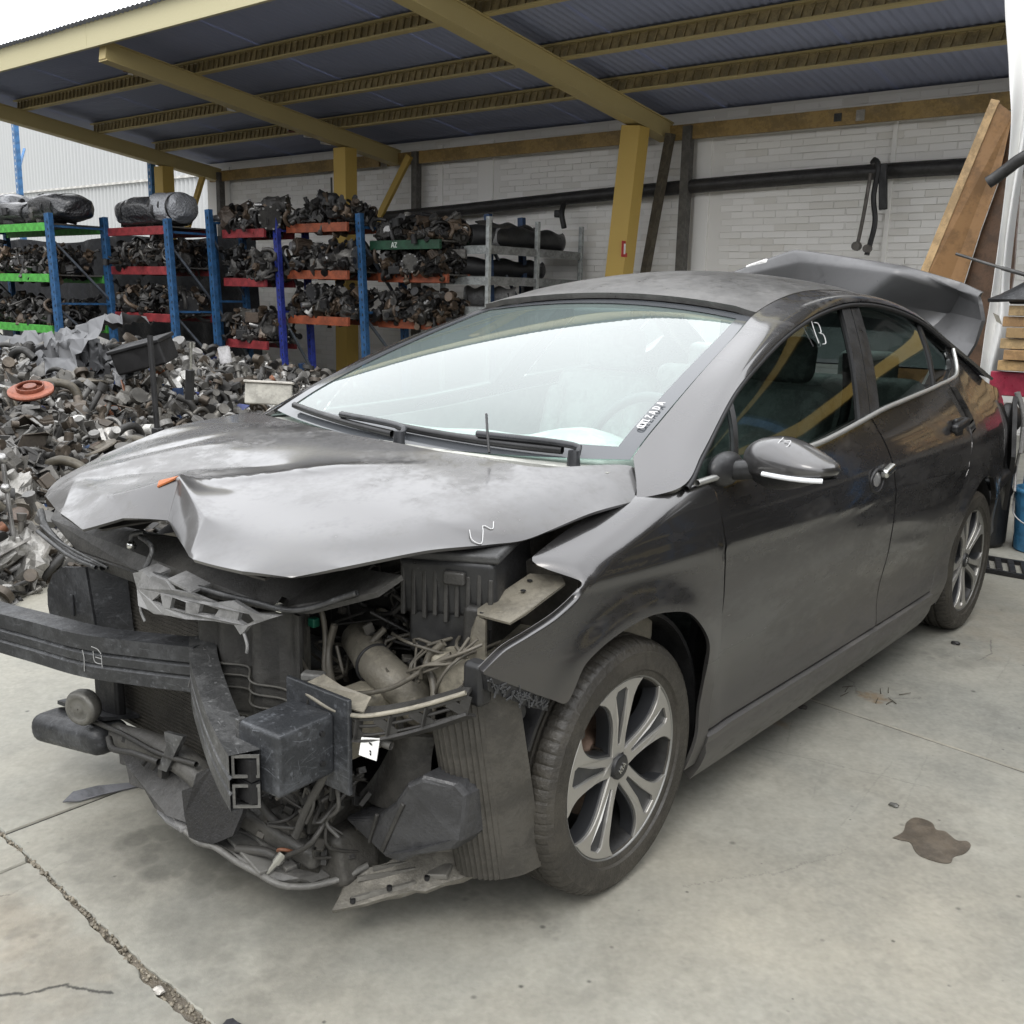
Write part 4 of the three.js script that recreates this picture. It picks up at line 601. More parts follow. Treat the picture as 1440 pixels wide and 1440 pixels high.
// ---------------------------------------------------------------- ground: concrete slabs with open joints
const slabMap = (() => {
  const N = 2048, S = 7, X0 = -4, Z0 = -5.5, a = fbm(N, [[5, 1], [11, .9], [24, .7], [55, .5], [120, .35], [300, .3], [700, .3]], 41), b = fbm(N, [[4, 1], [13, .8], [37, .6], [90, .4]], 42), f = fbm(N, [[512, 1], [1024, 1]], 43);
  const dk = new Float32Array(N * N), rust = new Float32Array(N * N), r = rng(9);
  const px = (x, z) => [(x - X0) / S * N, (z - Z0) / S * N];
  const dot = (x, z, rad, v, A = dk) => { const [cx, cy] = px(x, z), R = rad / S * N; for (let j = Math.floor(cy - R); j <= cy + R; j++) for (let i = Math.floor(cx - R); i <= cx + R; i++) { if (i < 0 || j < 0 || i >= N || j >= N) continue; const q = Math.hypot(i - cx, j - cy) / Math.max(R, .6); if (q < 1) { const k = j * N + i; A[k] = Math.max(A[k], v * Math.min(1, 1.6 * (1 - q))); } } };
  const crack = (pts, w, v, wob = .012) => { for (let i = 1; i < pts.length; i++) { const [x0, z0] = pts[i - 1], [x1, z1] = pts[i], n = Math.ceil(Math.hypot(x1 - x0, z1 - z0) / .0025); let ox = 0, oz = 0; for (let k = 0; k < n; k++) { ox = ox * .97 + (r() - .5) * wob * .25; oz = oz * .97 + (r() - .5) * wob * .25; const t = k / n; dot(x0 + (x1 - x0) * t + ox, z0 + (z1 - z0) * t + oz, w * (.6 + r() * .7), v); } } };
  crack([[-.19, .98], [-.25, 1.05], [-.28, 1.12]], .003, .5); crack([[.30, 1.0], [.21, 1.05], [.17, 1.12], [.1, 1.2]], .005, .75);
  crack([[.62, -1.9], [.70, -1.78], [.80, -1.62], [.86, -1.60], [1.0, -1.75]], .003, .35, .03); crack([[1.0, -2.62], [1.05, -2.45], [1.03, -2.3]], .003, .5);
  crack([[.75, -.95], [.95, -1.0], [1.25, -1.05]], .003, .22); crack([[1.2, -.55], [1.1, -.3], [.95, -.1]], .0025, .25, .03); crack([[.0, .7], [-.1, .45], [.1, .2]], .003, .2);
  for (let i = 0; i < 26; i++) { const x = -.4 + r() * 2, z = -2.5 + r() * 3.2, l = .1 + r() * .5, ang = 1.2 + r() * .5; crack([[x, z], [x + Math.cos(ang) * l, z + Math.sin(ang) * l]], .0025, .10 + .12 * r(), .008); }
  for (let i = 0; i < 900; i++) { const x = X0 + r() * S, z = Z0 + r() * S; dot(x, z, .002 + r() * r() * .012, .15 + r() * .5); }
  for (let i = 0; i < 60; i++) { const x = X0 + r() * S, z = Z0 + r() * S; for (let k = 0; k < 14; k++) dot(x + (r() - .5) * .16, z + (r() - .5) * .16, .02 + r() * .05, .03 + r() * .07); }
  for (let k = 0; k < 60; k++) { dot(.86 + (r() + r() - 1) * .07, -1.63 + (r() + r() - 1) * .05, .006 + r() * .02, .25 + r() * .4, rust); dot(.70 + (r() + r() - 1) * .05, -1.18 + (r() + r() - 1) * .03, .005 + r() * .014, .2 + r() * .3, rust); dot(-.1 + (r() + r() - 1) * .2, 1.08 + (r() + r() - 1) * .08, .02 + r() * .05, .08 + r() * .12, rust); }
  for (let k = 0; k < 240; k++) { dot(1.15 + (r() + r() - 1) * .35, -2.85 + (r() + r() - 1) * .5, .02 + r() * .07, .04 + r() * .08, rust); dot(.1 + (r() + r() - 1) * .5, .62 + (r() + r() - 1) * .22, .03 + r() * .08, .07 + r() * .16); dot(.55 + (r() + r() - 1) * .12, .95 + (r() + r() - 1) * .12, .02 + r() * .04, .05 + r() * .08); }  // the dots under the nose paint its shadow as well as grease dirt
  for (let i = 0; i < 9; i++) { const x = -.9 + i * .33 + r() * .2, z0 = -4.5 + r() * 2; for (let k = 0; k < 260; k++) dot(x + k * .004 * (r() < .5 ? .2 : .25) + (r() - .5) * .16, z0 + k * .018 + (r() - .5) * .05, .03 + r() * .05, .015 + r() * .05); }
  for (let i = 0; i < 16; i++) { const x = -.3 + r() * 1.9, z = -2.6 + r() * 3.6, R = .03 + r() * .12; for (let k = 0; k < 26; k++) dot(x + (r() + r() - 1) * R * 1.5, z + (r() + r() - 1) * R, R * (.2 + r() * .5), .05 + r() * .16); }
  for (let k = 0; k < 90; k++) dot(1.36 + (r() + r() - 1) * .10, -.72 + (r() + r() - 1) * .12, .012 + r() * .03, .05 + r() * .14);
  for (let k = 0; k < 120; k++) dot(.18 + (r() + r() - 1) * .16, 1.02 + (r() + r() - 1) * .07, .02 + r() * .03, .06 + r() * .1);
  for (let k = 0; k < 260; k++) { dot(-.02 + (r() + r() - 1) * .22, .60 + (r() + r() - 1) * .13, .03 + r() * .05, .15 + r() * .3); dot(.30 + (r() + r() - 1) * .22, 1.06 + (r() + r() - 1) * .14, .015 + r() * .05, .03 + r() * .13); dot(0 + (r() + r() - 1) * .3, 1.08 + (r() + r() - 1) * .12, .02 + r() * .06, .03 + r() * .1, rust); dot(.2 + r() * 1.3, -.9 + r() * 1.6, .01 + r() * .03, .02 + r() * .07); dot(-.4 + r() * 1.1, .95 + r() * .3, .006 + r() * r() * .06, .04 + r() * .16); }  // first dots deepen the painted shadow and grease under the nose
  const t = tex(N, (x, y, i) => {
    let v = 1 + .70 * (a[i] - .5) + .55 * (b[i] - .5) + .26 * (f[i] - .5); v -= .10 * smooth(.56, .66, a[(i * 7 + 991) % (N * N)]) * 0; v -= .13 * smooth(.54, .62, b[i]) ; v -= .12 * smooth(.56, .64, a[i]);
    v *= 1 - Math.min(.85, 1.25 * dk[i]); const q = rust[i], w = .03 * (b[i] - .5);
    return [s8((.251 + w * .7) * v * (1 - .15 * q)), s8(.2435 * v * (1 - .45 * q)), s8((.207 - w * .7) * v * (1 - .72 * q))];
  }, true);
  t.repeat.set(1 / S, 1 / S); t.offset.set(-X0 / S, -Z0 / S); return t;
})();
const slabBump = (() => { const a = fbm(1024, [[30, .6], [80, .6], [200, .8], [512, 1]], 51), p = fbm(1024, [[100, 1], [220, 1]], 52); const t = tex(1024, (x, y, i) => { const v = c8(255 * (.55 + .55 * (a[i] - .5) )); return [v, v, v]; }); t.repeat.set(1 / 1.15, 1 / 1.15); return t; })();
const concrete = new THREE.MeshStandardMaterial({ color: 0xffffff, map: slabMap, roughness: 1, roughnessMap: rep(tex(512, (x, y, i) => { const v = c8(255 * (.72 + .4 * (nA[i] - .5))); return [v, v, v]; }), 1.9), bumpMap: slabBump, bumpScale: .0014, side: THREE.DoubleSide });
const ground = new THREE.Group(); ground.name = 'ground'; tag(ground, null, null, null, 'structure'); scene.add(ground);
mesh('soil', boxUV(new THREE.PlaneGeometry(400, 400, 2, 2).rotateX(-Math.PI / 2).translate(0, -.03, 0)), M(.05, .045, .035, 1, 0, { bump: .006 }), ground);
{
  const rag = rng(5), F = 45;
  const jA = x => .885 + .035 * (x + .5) + .012 * Math.sin(x * 3.1), jD = x => -1.46 + .128 * (x - .6) * (x > -.47 ? 1 : .4);
  const line = (f, x0, x1, n, j, off) => { const o = []; for (let i = 0; i <= n; i++) { const x = x0 + (x1 - x0) * i / n; const close = Math.abs(x) < 3 ? 1 : 0; o.push([x, f(x) + off + close * (rag() - .5) * j]); } return o; };
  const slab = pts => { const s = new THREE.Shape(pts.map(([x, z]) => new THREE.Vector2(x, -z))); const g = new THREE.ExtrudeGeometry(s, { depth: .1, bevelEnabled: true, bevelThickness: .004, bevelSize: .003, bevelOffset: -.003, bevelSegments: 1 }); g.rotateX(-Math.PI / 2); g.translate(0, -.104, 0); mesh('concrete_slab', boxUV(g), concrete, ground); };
  const xB = -.47, gap = .0055;
  const near = (a, b) => line(jA, a, b, Math.ceil(Math.abs(b - a) / (Math.abs(a) < 3 && Math.abs(b) < 3 ? .02 : 2)), .010, -.0);
  const wA = x => .004 + .005 * smooth(-.5, .35, x) + .008 * Math.exp(-(((x - .40) / .12) ** 2));
  const topA = line(x => jA(x) - wA(x), xB + gap, 3, 180, .007, 0), botA = line(x => jA(x) + wA(x), -3, 3, 300, .010, 0);
  const dS = line(x => jD(x), xB + gap, 3, 60, .002, gap), dN = line(x => jD(x), xB + gap, 3, 60, .002, -gap);
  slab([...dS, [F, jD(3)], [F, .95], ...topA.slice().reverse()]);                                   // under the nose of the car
  slab([...dN.slice().reverse(), [xB + gap, -F], [F, -F], [F, jD(3) - .008]]);                         // right, further back
  slab([[xB - gap, jA(xB) - .008], [-3, .81], [-F, .81], [-F, -1.6], [-3, -1.6], [xB - gap, -1.60]]);
  slab([[xB - gap, -1.608], [-F, -1.608], [-F, -F], [xB - gap, -F]]);
  const xs = -.30; const bl = botA.filter(p => p[0] < xs - .004), br = botA.filter(p => p[0] > xs + .004);
  slab([[-F, .84], ...bl, [xs - .003, jA(xs) + .01], [xs + .01, 1.3], [xs + .02, F], [-F, F]]);
  slab([[xs + .004, jA(xs) + .01], ...br, [F, 1.0], [F, F], [xs + .026, F], [xs + .016, 1.3]]);
  for (const [f, x0, x1] of [[jD, -3, 12]]) mesh('joint_seal', boxUV(gridGeo(80, 1, (u, v) => { const x = x0 + (x1 - x0) * u; return [x, -.005, f(x) + (v - .5) * .03]; })), M(.018, .016, .013, 1), ground);
  mesh('joint_seal', boxUV(gridGeo(1, 8, (u, v) => [xB + (u - .5) * .03, -.005, jA(xB) - .01 - v * 8])), M(.018, .016, .013, 1), ground); mesh('joint_seal', boxUV(gridGeo(1, 8, (u, v) => [xs + .008 + (u - .5) * .03, -.006, jA(xs) + .03 + v * 4])), M(.018, .016, .013, 1), ground);
  // dirt and grit packed in the wide joint
  const b = new B(); for (let i = 0; i < 420; i++) { const x = -.5 + rag() * 1.6, w = wA(x), g = new THREE.IcosahedronGeometry(.002 + rag() * rag() * .007, 0); b.add(g, [x, -.008 + rag() * .006, jA(x) + (rag() * 2 - 1) * w], [rag() * 6, rag() * 6, 0], [1, .6, 1]); }
  tag(b.build('joint_grit', M(.22, .195, .15, 1), ground), null, null, null, 'stuff');
  mesh('joint_dirt', boxUV(gridGeo(120, 3, (u, v) => { const x = -1 + u * 3; return [x, -.009 + .006 * Math.sin(x * 40) * Math.sin(v * 9) + .004 * (rag() - .5), jA(x) + (v - .5) * (2 * wA(x) + .02)]; })), M(.15, .13, .10, 1, 0, { bump: .004 }), ground);
}
{ // oil stain, odd bits lying about
  const s = new THREE.Shape(), pts = [[1.273, -.678], [1.283, -.729], [1.273, -.787], [1.283, -.832], [1.324, -.834], [1.347, -.803], [1.37, -.808], [1.406, -.782], [1.429, -.795], [1.444, -.776], [1.443, -.728], [1.427, -.691], [1.429, -.656], [1.408, -.637], [1.364, -.635], [1.341, -.652], [1.317, -.686], [1.294, -.681]];
  s.moveTo(pts[0][0], -pts[0][1]); s.splineThru(pts.slice(1).concat([pts[0]]).map(([x, z]) => new THREE.Vector2(x, -z))); const g = new THREE.ExtrudeGeometry(s, { depth: .0012, bevelEnabled: false, curveSegments: 8 }); g.rotateX(-Math.PI / 2); g.translate(0, .0008, 0);
  tag(mesh('oil_stain', boxUV(g), M(.095, .078, .058, .55)), 'dark brown ragged oil stain on the concrete right of the front wheel', 'stain');
  const r = rng(31), pebble = (x, y, z, s, label, m) => { const g = new THREE.IcosahedronGeometry(s, 1), p = g.attributes.position; for (let i = 0; i < p.count; i++) { const k = .75 + .5 * Math.abs(Math.sin(p.getX(i) * 900 + p.getY(i) * 700)); p.setXYZ(i, p.getX(i) * k * 1.3, p.getY(i) * k * .55, p.getZ(i) * k); } g.computeVertexNormals(); tag(mesh('stone_chip', boxUV(g.translate(x, y, z)), m), label, 'stone', null); };
  pebble(.368, .002, .938, .010, 'pale stone chip lodged in the wide dirt-filled joint', M(.6, .58, .54, .8));
  pebble(.715, .004, -1.352, .013, 'dark elongated chip on the concrete beside the sill', M(.06, .055, .05, .8));
  pebble(.905, .006, -2.45, .013, 'small black lump on the concrete near the rear wheel', M(.02, .02, .02, .7));
  pebble(1.212, .004, -.858, .010, 'grey crumb on the concrete just behind the oil stain', M(.1, .1, .09, .8));
  pebble(.567, .004, .906, .017, 'black lump in the joint at the bottom edge of the photo', M(.03, .03, .035, .7));
  new B().plate([[-.50, .012, .70], [-.52, .02, .66], [-.50, .022, .60], [-.455, .012, .50], [-.43, .006, .47], [-.44, .004, .50], [-.47, .006, .60], [-.485, .004, .66]], .004).build('plastic_strip', M(.14, .145, .16, .6));
  tag(scene.children[scene.children.length - 1], 'grey torn plastic strip lying over the thin joint under the bumper beam', 'plastic strip');
  const st = new B(); for (let i = 0; i < 9; i++) { const x = .76 + r() * .2, z = -1.78 + r() * .25, a = r() * 6; st.rod([x, .003, z], [x + Math.cos(a) * .05, .005, z + Math.sin(a) * .05], .0016, .001, 5); }
  tag(st.build('twig_litter', M(.07, .06, .04, .9)), 'dark dry twigs scattered on the concrete beside the sill', 'twigs', null, 'stuff');
}
// ---------------------------------------------------------------- open shed behind: steel frame, roof sheets, brick wall
const yP = z => 3.70 + .1405 * (z + 10);                       // underside of the purlins
const yellow = M(.47, .32, .075, .55, 0, { tex: 0, bumpMap: bump1, bumpScale: .002 }), yellowDull = M(.43, .345, .155, .6, 0, { tex: 0, bumpMap: bump1, bumpScale: .002 }), cream = M(.46, .42, .255, .6, 0, { tex: 0, bumpMap: bump1, bumpScale: .002 }), steelDark = M(.11, .105, .095, .7);
const shed = thing('open_shed', 'open yellow steel-framed shed with blue-grey roof sheets over the racks', 'shed');
{
  const RX = [-5.48, -10.6, -15.57, .7], z0 = -5.2, z1 = -10.25;
  for (const x of RX) { const b = new B(); b.bar([x, yP(z0) - .11, z0], [x, yP(z1) - .11, z1], .16, .20, .006).bar([x, yP(z0) - .22, z0], [x, yP(z1) - .22, z1], .20, .018).bar([x, yP(z0) - .003, z0], [x, yP(z1) - .003, z1], .21, .014); b.build('rafter', yellowDull, shed); }
  { const r = rng(4), pm = M(.50, .49, .47, .9), rm = M(.16, .07, .055, .9); for (let i = 0; i < 24; i++) { const z = -5.6 - r() * 3.4; new B().box(RX[1] - .112, yP(z) - .23 + r() * .12, z, .012, .02 + r() * .06, .05 + r() * .16).build('paint_flake', i % 4 ? pm : rm, shed); } }
  const PZ = [-6.5, -7.82, -9.0];
  for (const z of PZ) { const xa = -15.75, xb = .85;
    const p = new B(); p.bar([xa, yP(z) + .012, z], [xb, yP(z) + .012, z], .10, .022).bar([xa, yP(z) + .168, z], [xb, yP(z) + .168, z], .10, .022); const pm = p.build('purlin', yellowDull, shed);
    const w = new B(), n = Math.round((xb - xa) / .115); for (let i = 0; i < n; i++) { const x = xa + (i + .5) * (xb - xa) / n; w.bar([x - .02, yP(z) + .022, z], [x + .02, yP(z) + .158, z], .022, .012); } w.bar([xa, yP(z) + .09, z - .02], [xb, yP(z) + .09, z - .02], .12, .008, 0, Math.PI / 2); w.build('web', M(.36, .29, .15, .7), pm);
  }
  for (const [xa, xb] of [[-17.5, -10.8], [-10.796, 1.6]]) new B().box((xa + xb) / 2, yP(-5.15) + .07, -5.13, xb - xa, .30, .05, .004).build('fascia', cream, shed);
  // corrugated roof sheets, each its own piece
  const sheetM = M(.25, .275, .385, .7, 0, { tex: 0 }); let k = 0;
  for (let x = -16.9; x < 1.4; x += 1.1) { const xx = x, w = 1.13, lift = (k++ % 2) * .004;
    part('roof_sheet', toCreasedNormals(gridGeo(44, 2, (u, v) => { const z = -5.02 - v * 5.75; return [xx + u * w, yP(z) + .198 + lift + .008 * Math.sin(u * Math.PI * 2 * 11), z]; }).toNonIndexed(), .9), sheetM, shed); }
  // columns, struts
  const col = (x, zf, lean, label) => { const b = new B(); b.bar([x - lean, 0, zf], [x, yP(zf) - .24, zf], .28, .24, .006).box(x - lean, .012, zf, .4, .02, .4); const m = b.build('column', yellow, shed); return m; };
  col(-5.48, -9.5, .3); col(-10.6, -9.14, 0); col(-15.57, -9.07, 0);
  new B().box(-5.475, 2.02, -9.36, .006, .20, .13).build('column_sign', M(.45, .03, .03, .5, 0, { tex: 0 }), shed);
  new B().box(-5.471, 2.02, -9.36, .004, .13, .035).build('sign_print', M(.8, .8, .8, .5, 0, { tex: 0 }), shed);
  new B().bar([-5.30, 3.5, -10.05], [-5.75, .3, -9.95], .09, .12, .004).build('strut', M(.10, .085, .06, .7), shed);
  new B().bar([-5.12, 0, -10.2], [-5.12, 3.6, -10.2], .12, .12, .004).bar([-10.1, 0, -10.2], [-10.1, 3.62, -10.2], .12, .12, .004).bar([-15.45, 0, -10.2], [-15.45, 3.6, -10.2], .12, .12, .004).build('rear_post', steelDark, shed);
  new B().bar([-10.15, 3.55, -10.1], [-10.85, 2.5, -10.0], .07, .10).build('strut', yellow, shed); new B().bar([-15.55, 3.55, -9.9], [-16.1, 2.4, -9.8], .07, .10).build('strut', yellow, shed);
  for (const [xa, xb] of [[-15.8, -10.98], [-10.78, -5.78], [-5.54, 1.2]]) new B().bar([xa, 3.53, -10.22], [xb, 3.54, -10.22], .05, .19, .004).build('wall_beam', M(.33, .22, .075, .65, 0, { tex: 2 }), shed);
  { const b = new B(); b.box(-3.12, 3.53, -10.19, .09, .09, .012).build('beam_patch', M(.04, .04, .04, .7), shed); new B().box(-2.85, 3.53, -10.19, .10, .12, .012).build('beam_patch', M(.4, .38, .34, .7), shed); }
}
// white-painted brick wall behind the shed
const wall = thing('brick_wall', 'white-painted brick wall closing the back of the shed', 'wall');
{
  const r = rng(12), paint = [M(.80, .785, .75, .8, 0, { tex: 0 }), M(.775, .76, .725, .8, 0, { tex: 0 }), M(.82, .805, .775, .8, 0, { tex: 0 }), M(.72, .70, .655, .85, 0, { tex: 0 })];
  new B().box(-7.5, 1.905, -10.4935, 17.4, 3.81, .16).build('mortar', M(.74, .725, .69, .9, 0, { tex: 0 }), wall);
  for (const [x, w] of [[-15.6, .35], [-12.35, .12], [-9.75, .10], [-8.78, .30], [-4.98, .22], [-2.5, .05]]) new B().box(x, 1.86, -10.42, w, 3.72, .07, .004).build('pilaster', paint[0], wall);
  for (const y of [2.92, 1.2]) new B().box(-12.2, y - .2, -10.425, 6.3, .05, .045).build('ledge', paint[1], wall);
  const geos = [0, 1, 2].map(() => { const g = new RoundedBoxGeometry(.3025, .0800, .05, 1, .004), p = g.attributes.position; for (let i = 0; i < p.count; i++) p.setXYZ(i, p.getX(i) + (r() - .5) * .004, p.getY(i) + (r() - .5) * .004, p.getZ(i) + (r() - .5) * .004); return boxUV(g); });
  let made = 0; const rest = [[], [], [], []];
  for (let c = 0; c < 46; c++) for (let i = 0; i < 55; i++) {
    const y = .06 + c * .0835, x = .95 - i * .305 + (c % 2) * .152 + (r() - .5) * .02; if (x < -15.4 || y > 3.76) continue;
    if ([-15.6, -8.78, -4.98].some((px, k) => Math.abs(px - x) < .30)) continue;
    if (x > -12.2 && x < -9 && y > 2.0 && y < 3.4 && c % 3) { } 
    const near = x > -4.7 && x < -1.25 && y > 1.62 && y < 3.42, dz = (r() - .5) * .004, kind = r() < .12 ? 3 : Math.floor(r() * 3);
    if (near && made < 290) { const m = mesh('brick', geos[i % 3], paint[kind], wall); m.position.set(x, y + (r() - .5) * .006, -10.435 + dz); made++; }
    else rest[kind].push([x, y + (r() - .5) * .006, -10.435 + dz]);
  }
  rest.forEach((L, k) => { const im = new THREE.InstancedMesh(geos[k % 3], paint[k], L.length), m4 = new THREE.Matrix4(); L.forEach((p, i) => im.setMatrixAt(i, m4.makeTranslation(...p))); im.name = 'brick_courses'; im.castShadow = im.receiveShadow = true; tag(im, null, null, null, 'stuff'); wall.add(im); });
}
{ // pipes and hanging gear on the wall
  const g = M(.028, .027, .027, .6); new B().tube([[-11.4, 2.60, -10.12], [-9, 2.69, -10.15], [-6, 2.82, -10.22], [-3, 2.90, -10.28], [-.4, 2.90, -10.28]], .09, 40, 10).build('black_pipe', g); tag(scene.children.at(-1), 'thick black pipe running along the white brick wall', 'pipe');
  const h = thing('hanging_linkage', 'dark steel linkage hanging over the black wall pipe', 'linkage', [-2.55, 0, -10.05]);
  new B().tube([[-.06, 2.98, -.02], [0, 3.0, .05], [.05, 2.9, .07], [.02, 2.6, .06], [.06, 2.3, .05], [.0, 1.95, .05]], .03, 30, 8).bar([.09, 2.95, .05], [.14, 2.45, .05], .09, .05, .01).build('link_arm', MAT.dark, h);
  new B().tube([[-.03, 2.85, .08], [-.05, 2.5, .1], [-.09, 2.2, .08], [-.12, 2.0, .08]], .022, 24, 7).rod([-.11, 2.05, .06], [-.11, 2.05, .14], .05, .05, 10).rod([.02, 2.02, .06], [.02, 2.02, .14], .045, .045, 10).build('link_rod', M(.12, .11, .10, .6, .3), h);
  const c = new B(); c.tube([[-12.3, 3.35, -10.3], [-12.28, 2.75, -10.3], [-12.2, 2.72, -10.28], [-10.3, 2.72, -10.28], [-10.1, 2.68, -10.2], [-9.9, 2.5, -10.2]], .018, 60, 6).build('wall_conduit', steelDark); tag(scene.children.at(-1), 'thin grey conduit bent along the white wall beside the second column', 'conduit');
  const k = new B(); k.tube([[-7.0, 2.68, -10.05], [-6.95, 2.55, -9.95], [-6.9, 2.35, -9.95]], .04, 12, 7).box(-7.05, 2.55, -10, .1, .1, .1, .02).build('pipe_bracket', MAT.dark); tag(scene.children.at(-1), 'black bracket hanging under the wall pipe above the grey shelving', 'bracket');
}
// bright corrugated wall far left, tall blue posts before it
{
  const w = thing('corrugated_wall', 'sunlit white corrugated sheet wall beyond the shed on the left', 'wall'), wm = M(.42, .43, .43, .6, 0, { tex: 0 });
  let k = 0; for (let x = -44; x < -15; x += 1.6) { const xx = x; part('wall_sheet', toCreasedNormals(gridGeo(40, 1, (u, v) => [xx + u * 1.61, 1.6 + 6.9 * v, -14.2 + (k % 2) * .006 + .05 * Math.sin(u * Math.PI * 2 * 8)]).toNonIndexed(), 1), wm, w); k++; }
  new B().box(-29.5, .8, -14.1, 29, 1.6, .3).build('wall_base', M(.62, .62, .6, .8), w);
  new B().box(-29.5, 4.3, -14.13, 29, .06, .06).build('wall_rail', M(.6, .6, .58, .7), w);
  const blue = M(.045, .16, .36, .5, .2);
  for (const [x, z, h, l] of [[-21.4, -9.1, 4.95, 'tall blue rack post at the far left against the white wall'], [-16.2, -9.2, 3.9, 'tall blue rack post just left of the farthest yellow column']]) { const t = thing('tall_rack_post', l, 'rack post', [x, 0, z]); new B().box(0, h / 2, 0, .13, h, .10).build('post', blue, t); const s = new B(); for (let y = 2.5; y < h; y += .12) s.box(.0, y, .052, .03, .05, .006); s.build('slots', M(.5, .55, .6, .5), t); new B().bar([-.06, h - 1.2, 0], [-.9, h - .5, -.6], .05, .03).bar([-.06, h - 1.2, 0], [-.5, h - 2.4, -.4], .04, .03).build('brace', blue, t); }
}
// pallet racks
const bluePost = M(.035, .125, .29, .45, .2), royal = M(.035, .055, .33, .4, .2), redBeam = M(.27, .035, .04, .5, .1), orange = M(.30, .075, .03, .55), greenBeam = M(.09, .42, .07, .5), darkGreen = M(.01, .065, .03, .5), braceM = M(.12, .14, .17, .5, .3);
function frame(t, x, z0, z1, h, mat, w = .11, lean = .06) {
  const X = y => x + (h - y) * lean;
  for (const z of [z0, z1]) { const b = new B(); b.bar([X(0), 0, z], [X(h), h, z], w, .075, .004); b.build('upright', mat, t); const s = new B(); for (let y = .5; y < h - .05; y += .1) s.box(X(y) + w * .15, y, z + .039, .018, .035, .004); tag(s.build('slots', MAT.dark, t), null, null, null, 'stuff'); }
  for (const [a, b, m] of [[h - .18, h - .18, 0], [h - .35, h - 1.25, 1], [h - 1.3, h - 1.3, 0], [h - 1.35, h - 2.15, 1]]) new B().bar([X(a), a, z0], [X(b), Math.max(.1, b), z1], .04, .03).build('brace', m ? braceM : mat, t);
}
function level(t, xa, xb, z0, z1, y, mat, deck = true) {
  for (const z of [z0, z1]) new B().bar([xa, y - .06, z], [xb, y - .06, z], .05, .12, .006).build('beam', mat, t);
  if (deck) new B().box((xa + xb) / 2, y - .012, (z0 + z1) / 2, Math.abs(xb - xa) - .01, .02, Math.abs(z0 - z1) - .05).build('shelf_deck', steelDark, t);
}
const rackA = thing('pallet_rack', 'blue pallet rack with bright green beams at the far left', 'pallet rack');
frame(rackA, -13.1, -5.6, -6.46, 2.43, bluePost, .14); frame(rackA, -16.4, -5.6, -6.46, 2.43, bluePost);
for (const y of [2.30, 1.56, .80]) level(rackA, -16.34, -13.17, -5.6, -6.46, y, greenBeam);
const rackB = thing('pallet_rack', 'blue pallet rack with red beams right of the green-beamed rack', 'pallet rack');
frame(rackB, -11.35, -6.46, -7.2, 2.36, bluePost, .12);
for (const [y, m] of [[2.27, redBeam], [1.70, redBeam], [1.02, redBeam]]) level(rackB, -13.02, -11.42, -6.5, -7.2, y, m);
const rackC = thing('pallet_rack', 'blue pallet rack with red beams behind the heap, left of the royal-blue frame', 'pallet rack');
frame(rackC, -11.68 + .55, -7.0, -7.55, 2.52, bluePost, .10);
for (const y of [2.24, 1.56, .68]) level(rackC, -11.0, -10.02, -7.15, -7.65, y, redBeam);
const rackD = thing('pallet_rack', 'royal-blue narrow rack frame with orange-red beams on its right', 'pallet rack');
frame(rackD, -9.96, -7.3, -7.8, 2.40, royal, .09);
for (const y of [2.31, 1.68, 1.06]) level(rackD, -9.9, -8.62, -7.45, -8.0, y, orange);
const rackE = thing('pallet_rack', 'blue rack frame with dark green beam left of the grey shelving', 'pallet rack');
frame(rackE, -8.56, -7.6, -8.35, 2.43, bluePost, .10); frame(rackE, -7.15, -8.6, -9.3, 2.45, M(.02, .05, .12, .5, .2), .09);
level(rackE, -8.5, -7.2, -7.75, -8.3, 2.08, darkGreen); level(rackE, -8.5, -7.2, -7.9, -8.3, 1.66, orange); level(rackE, -8.5, -7.2, -7.9, -8.3, 1.05, orange);
{ const g = text('AZ', .07, .003); tag(mesh('beam_lettering', boxUV(g), M(.5, .55, .5, .7, 0, { tex: 0 }), rackE), null).position.set(-8.02, 2.02, -7.722); }
const shelf = thing('shelving_unit', 'pale grey steel shelving unit loaded with dark bumpers before the brick wall', 'shelving');
{
  const m = M(.42, .45, .45, .45, .2), d = M(.25, .26, .26, .5, .2);
  for (const [x, z] of [[-7.58, -8.2], [-6.78, -8.2], [-7.58, -10.2], [-6.78, -10.2], [-6.78, -9.2]]) { const b = new B(); b.box(x, 1.19, z, .055, 2.38, .055, .003); b.build('post', m, shelf); }
  for (const y of [2.02, 1.63, 1.24, .8]) { new B().box(-7.18, y - .05, -8.2, .76, .10, .03).build('shelf_edge', m, shelf); new B().box(-6.78, y - .05, -9.2, .03, .10, 1.96).build('shelf_edge', d, shelf); new B().box(-7.18, y, -9.2, .75, .02, 1.95).build('shelf_board', d, shelf); }
}
// ---------------------------------------------------------------- stock on the racks
const partMats = [M(.045, .043, .04, .7, .3, { bump: .002 }), M(.09, .087, .08, .65, .4, { bump: .002 }), M(.16, .155, .145, .6, .5, { bump: .002 }), M(.075, .055, .04, .8, .2, { bump: .002 }), M(.025, .025, .026, .6, 0, { bump: .001 })];
function lump(seed, sx, sy, sz, det = 3) { const g0 = new THREE.IcosahedronGeometry(1, det), p = g0.attributes.position, r = rng(seed), a = [r() * 9, r() * 9, r() * 9]; for (let i = 0; i < p.count; i++) { const x = p.getX(i), y = p.getY(i), z = p.getZ(i), q = v => Math.sign(v) * Math.pow(Math.abs(v), .6), k = 1 + .16 * Math.sin(x * 5 + a[0]) * Math.sin(y * 5 + a[1]) * Math.sin(z * 5 + a[2]) + .08 * Math.sin(x * 11 + a[1]) * Math.sin(z * 12); p.setXYZ(i, q(x) * k * sx, q(y) * k * sy, q(z) * k * sz); } g0.computeVertexNormals(); return g0; }
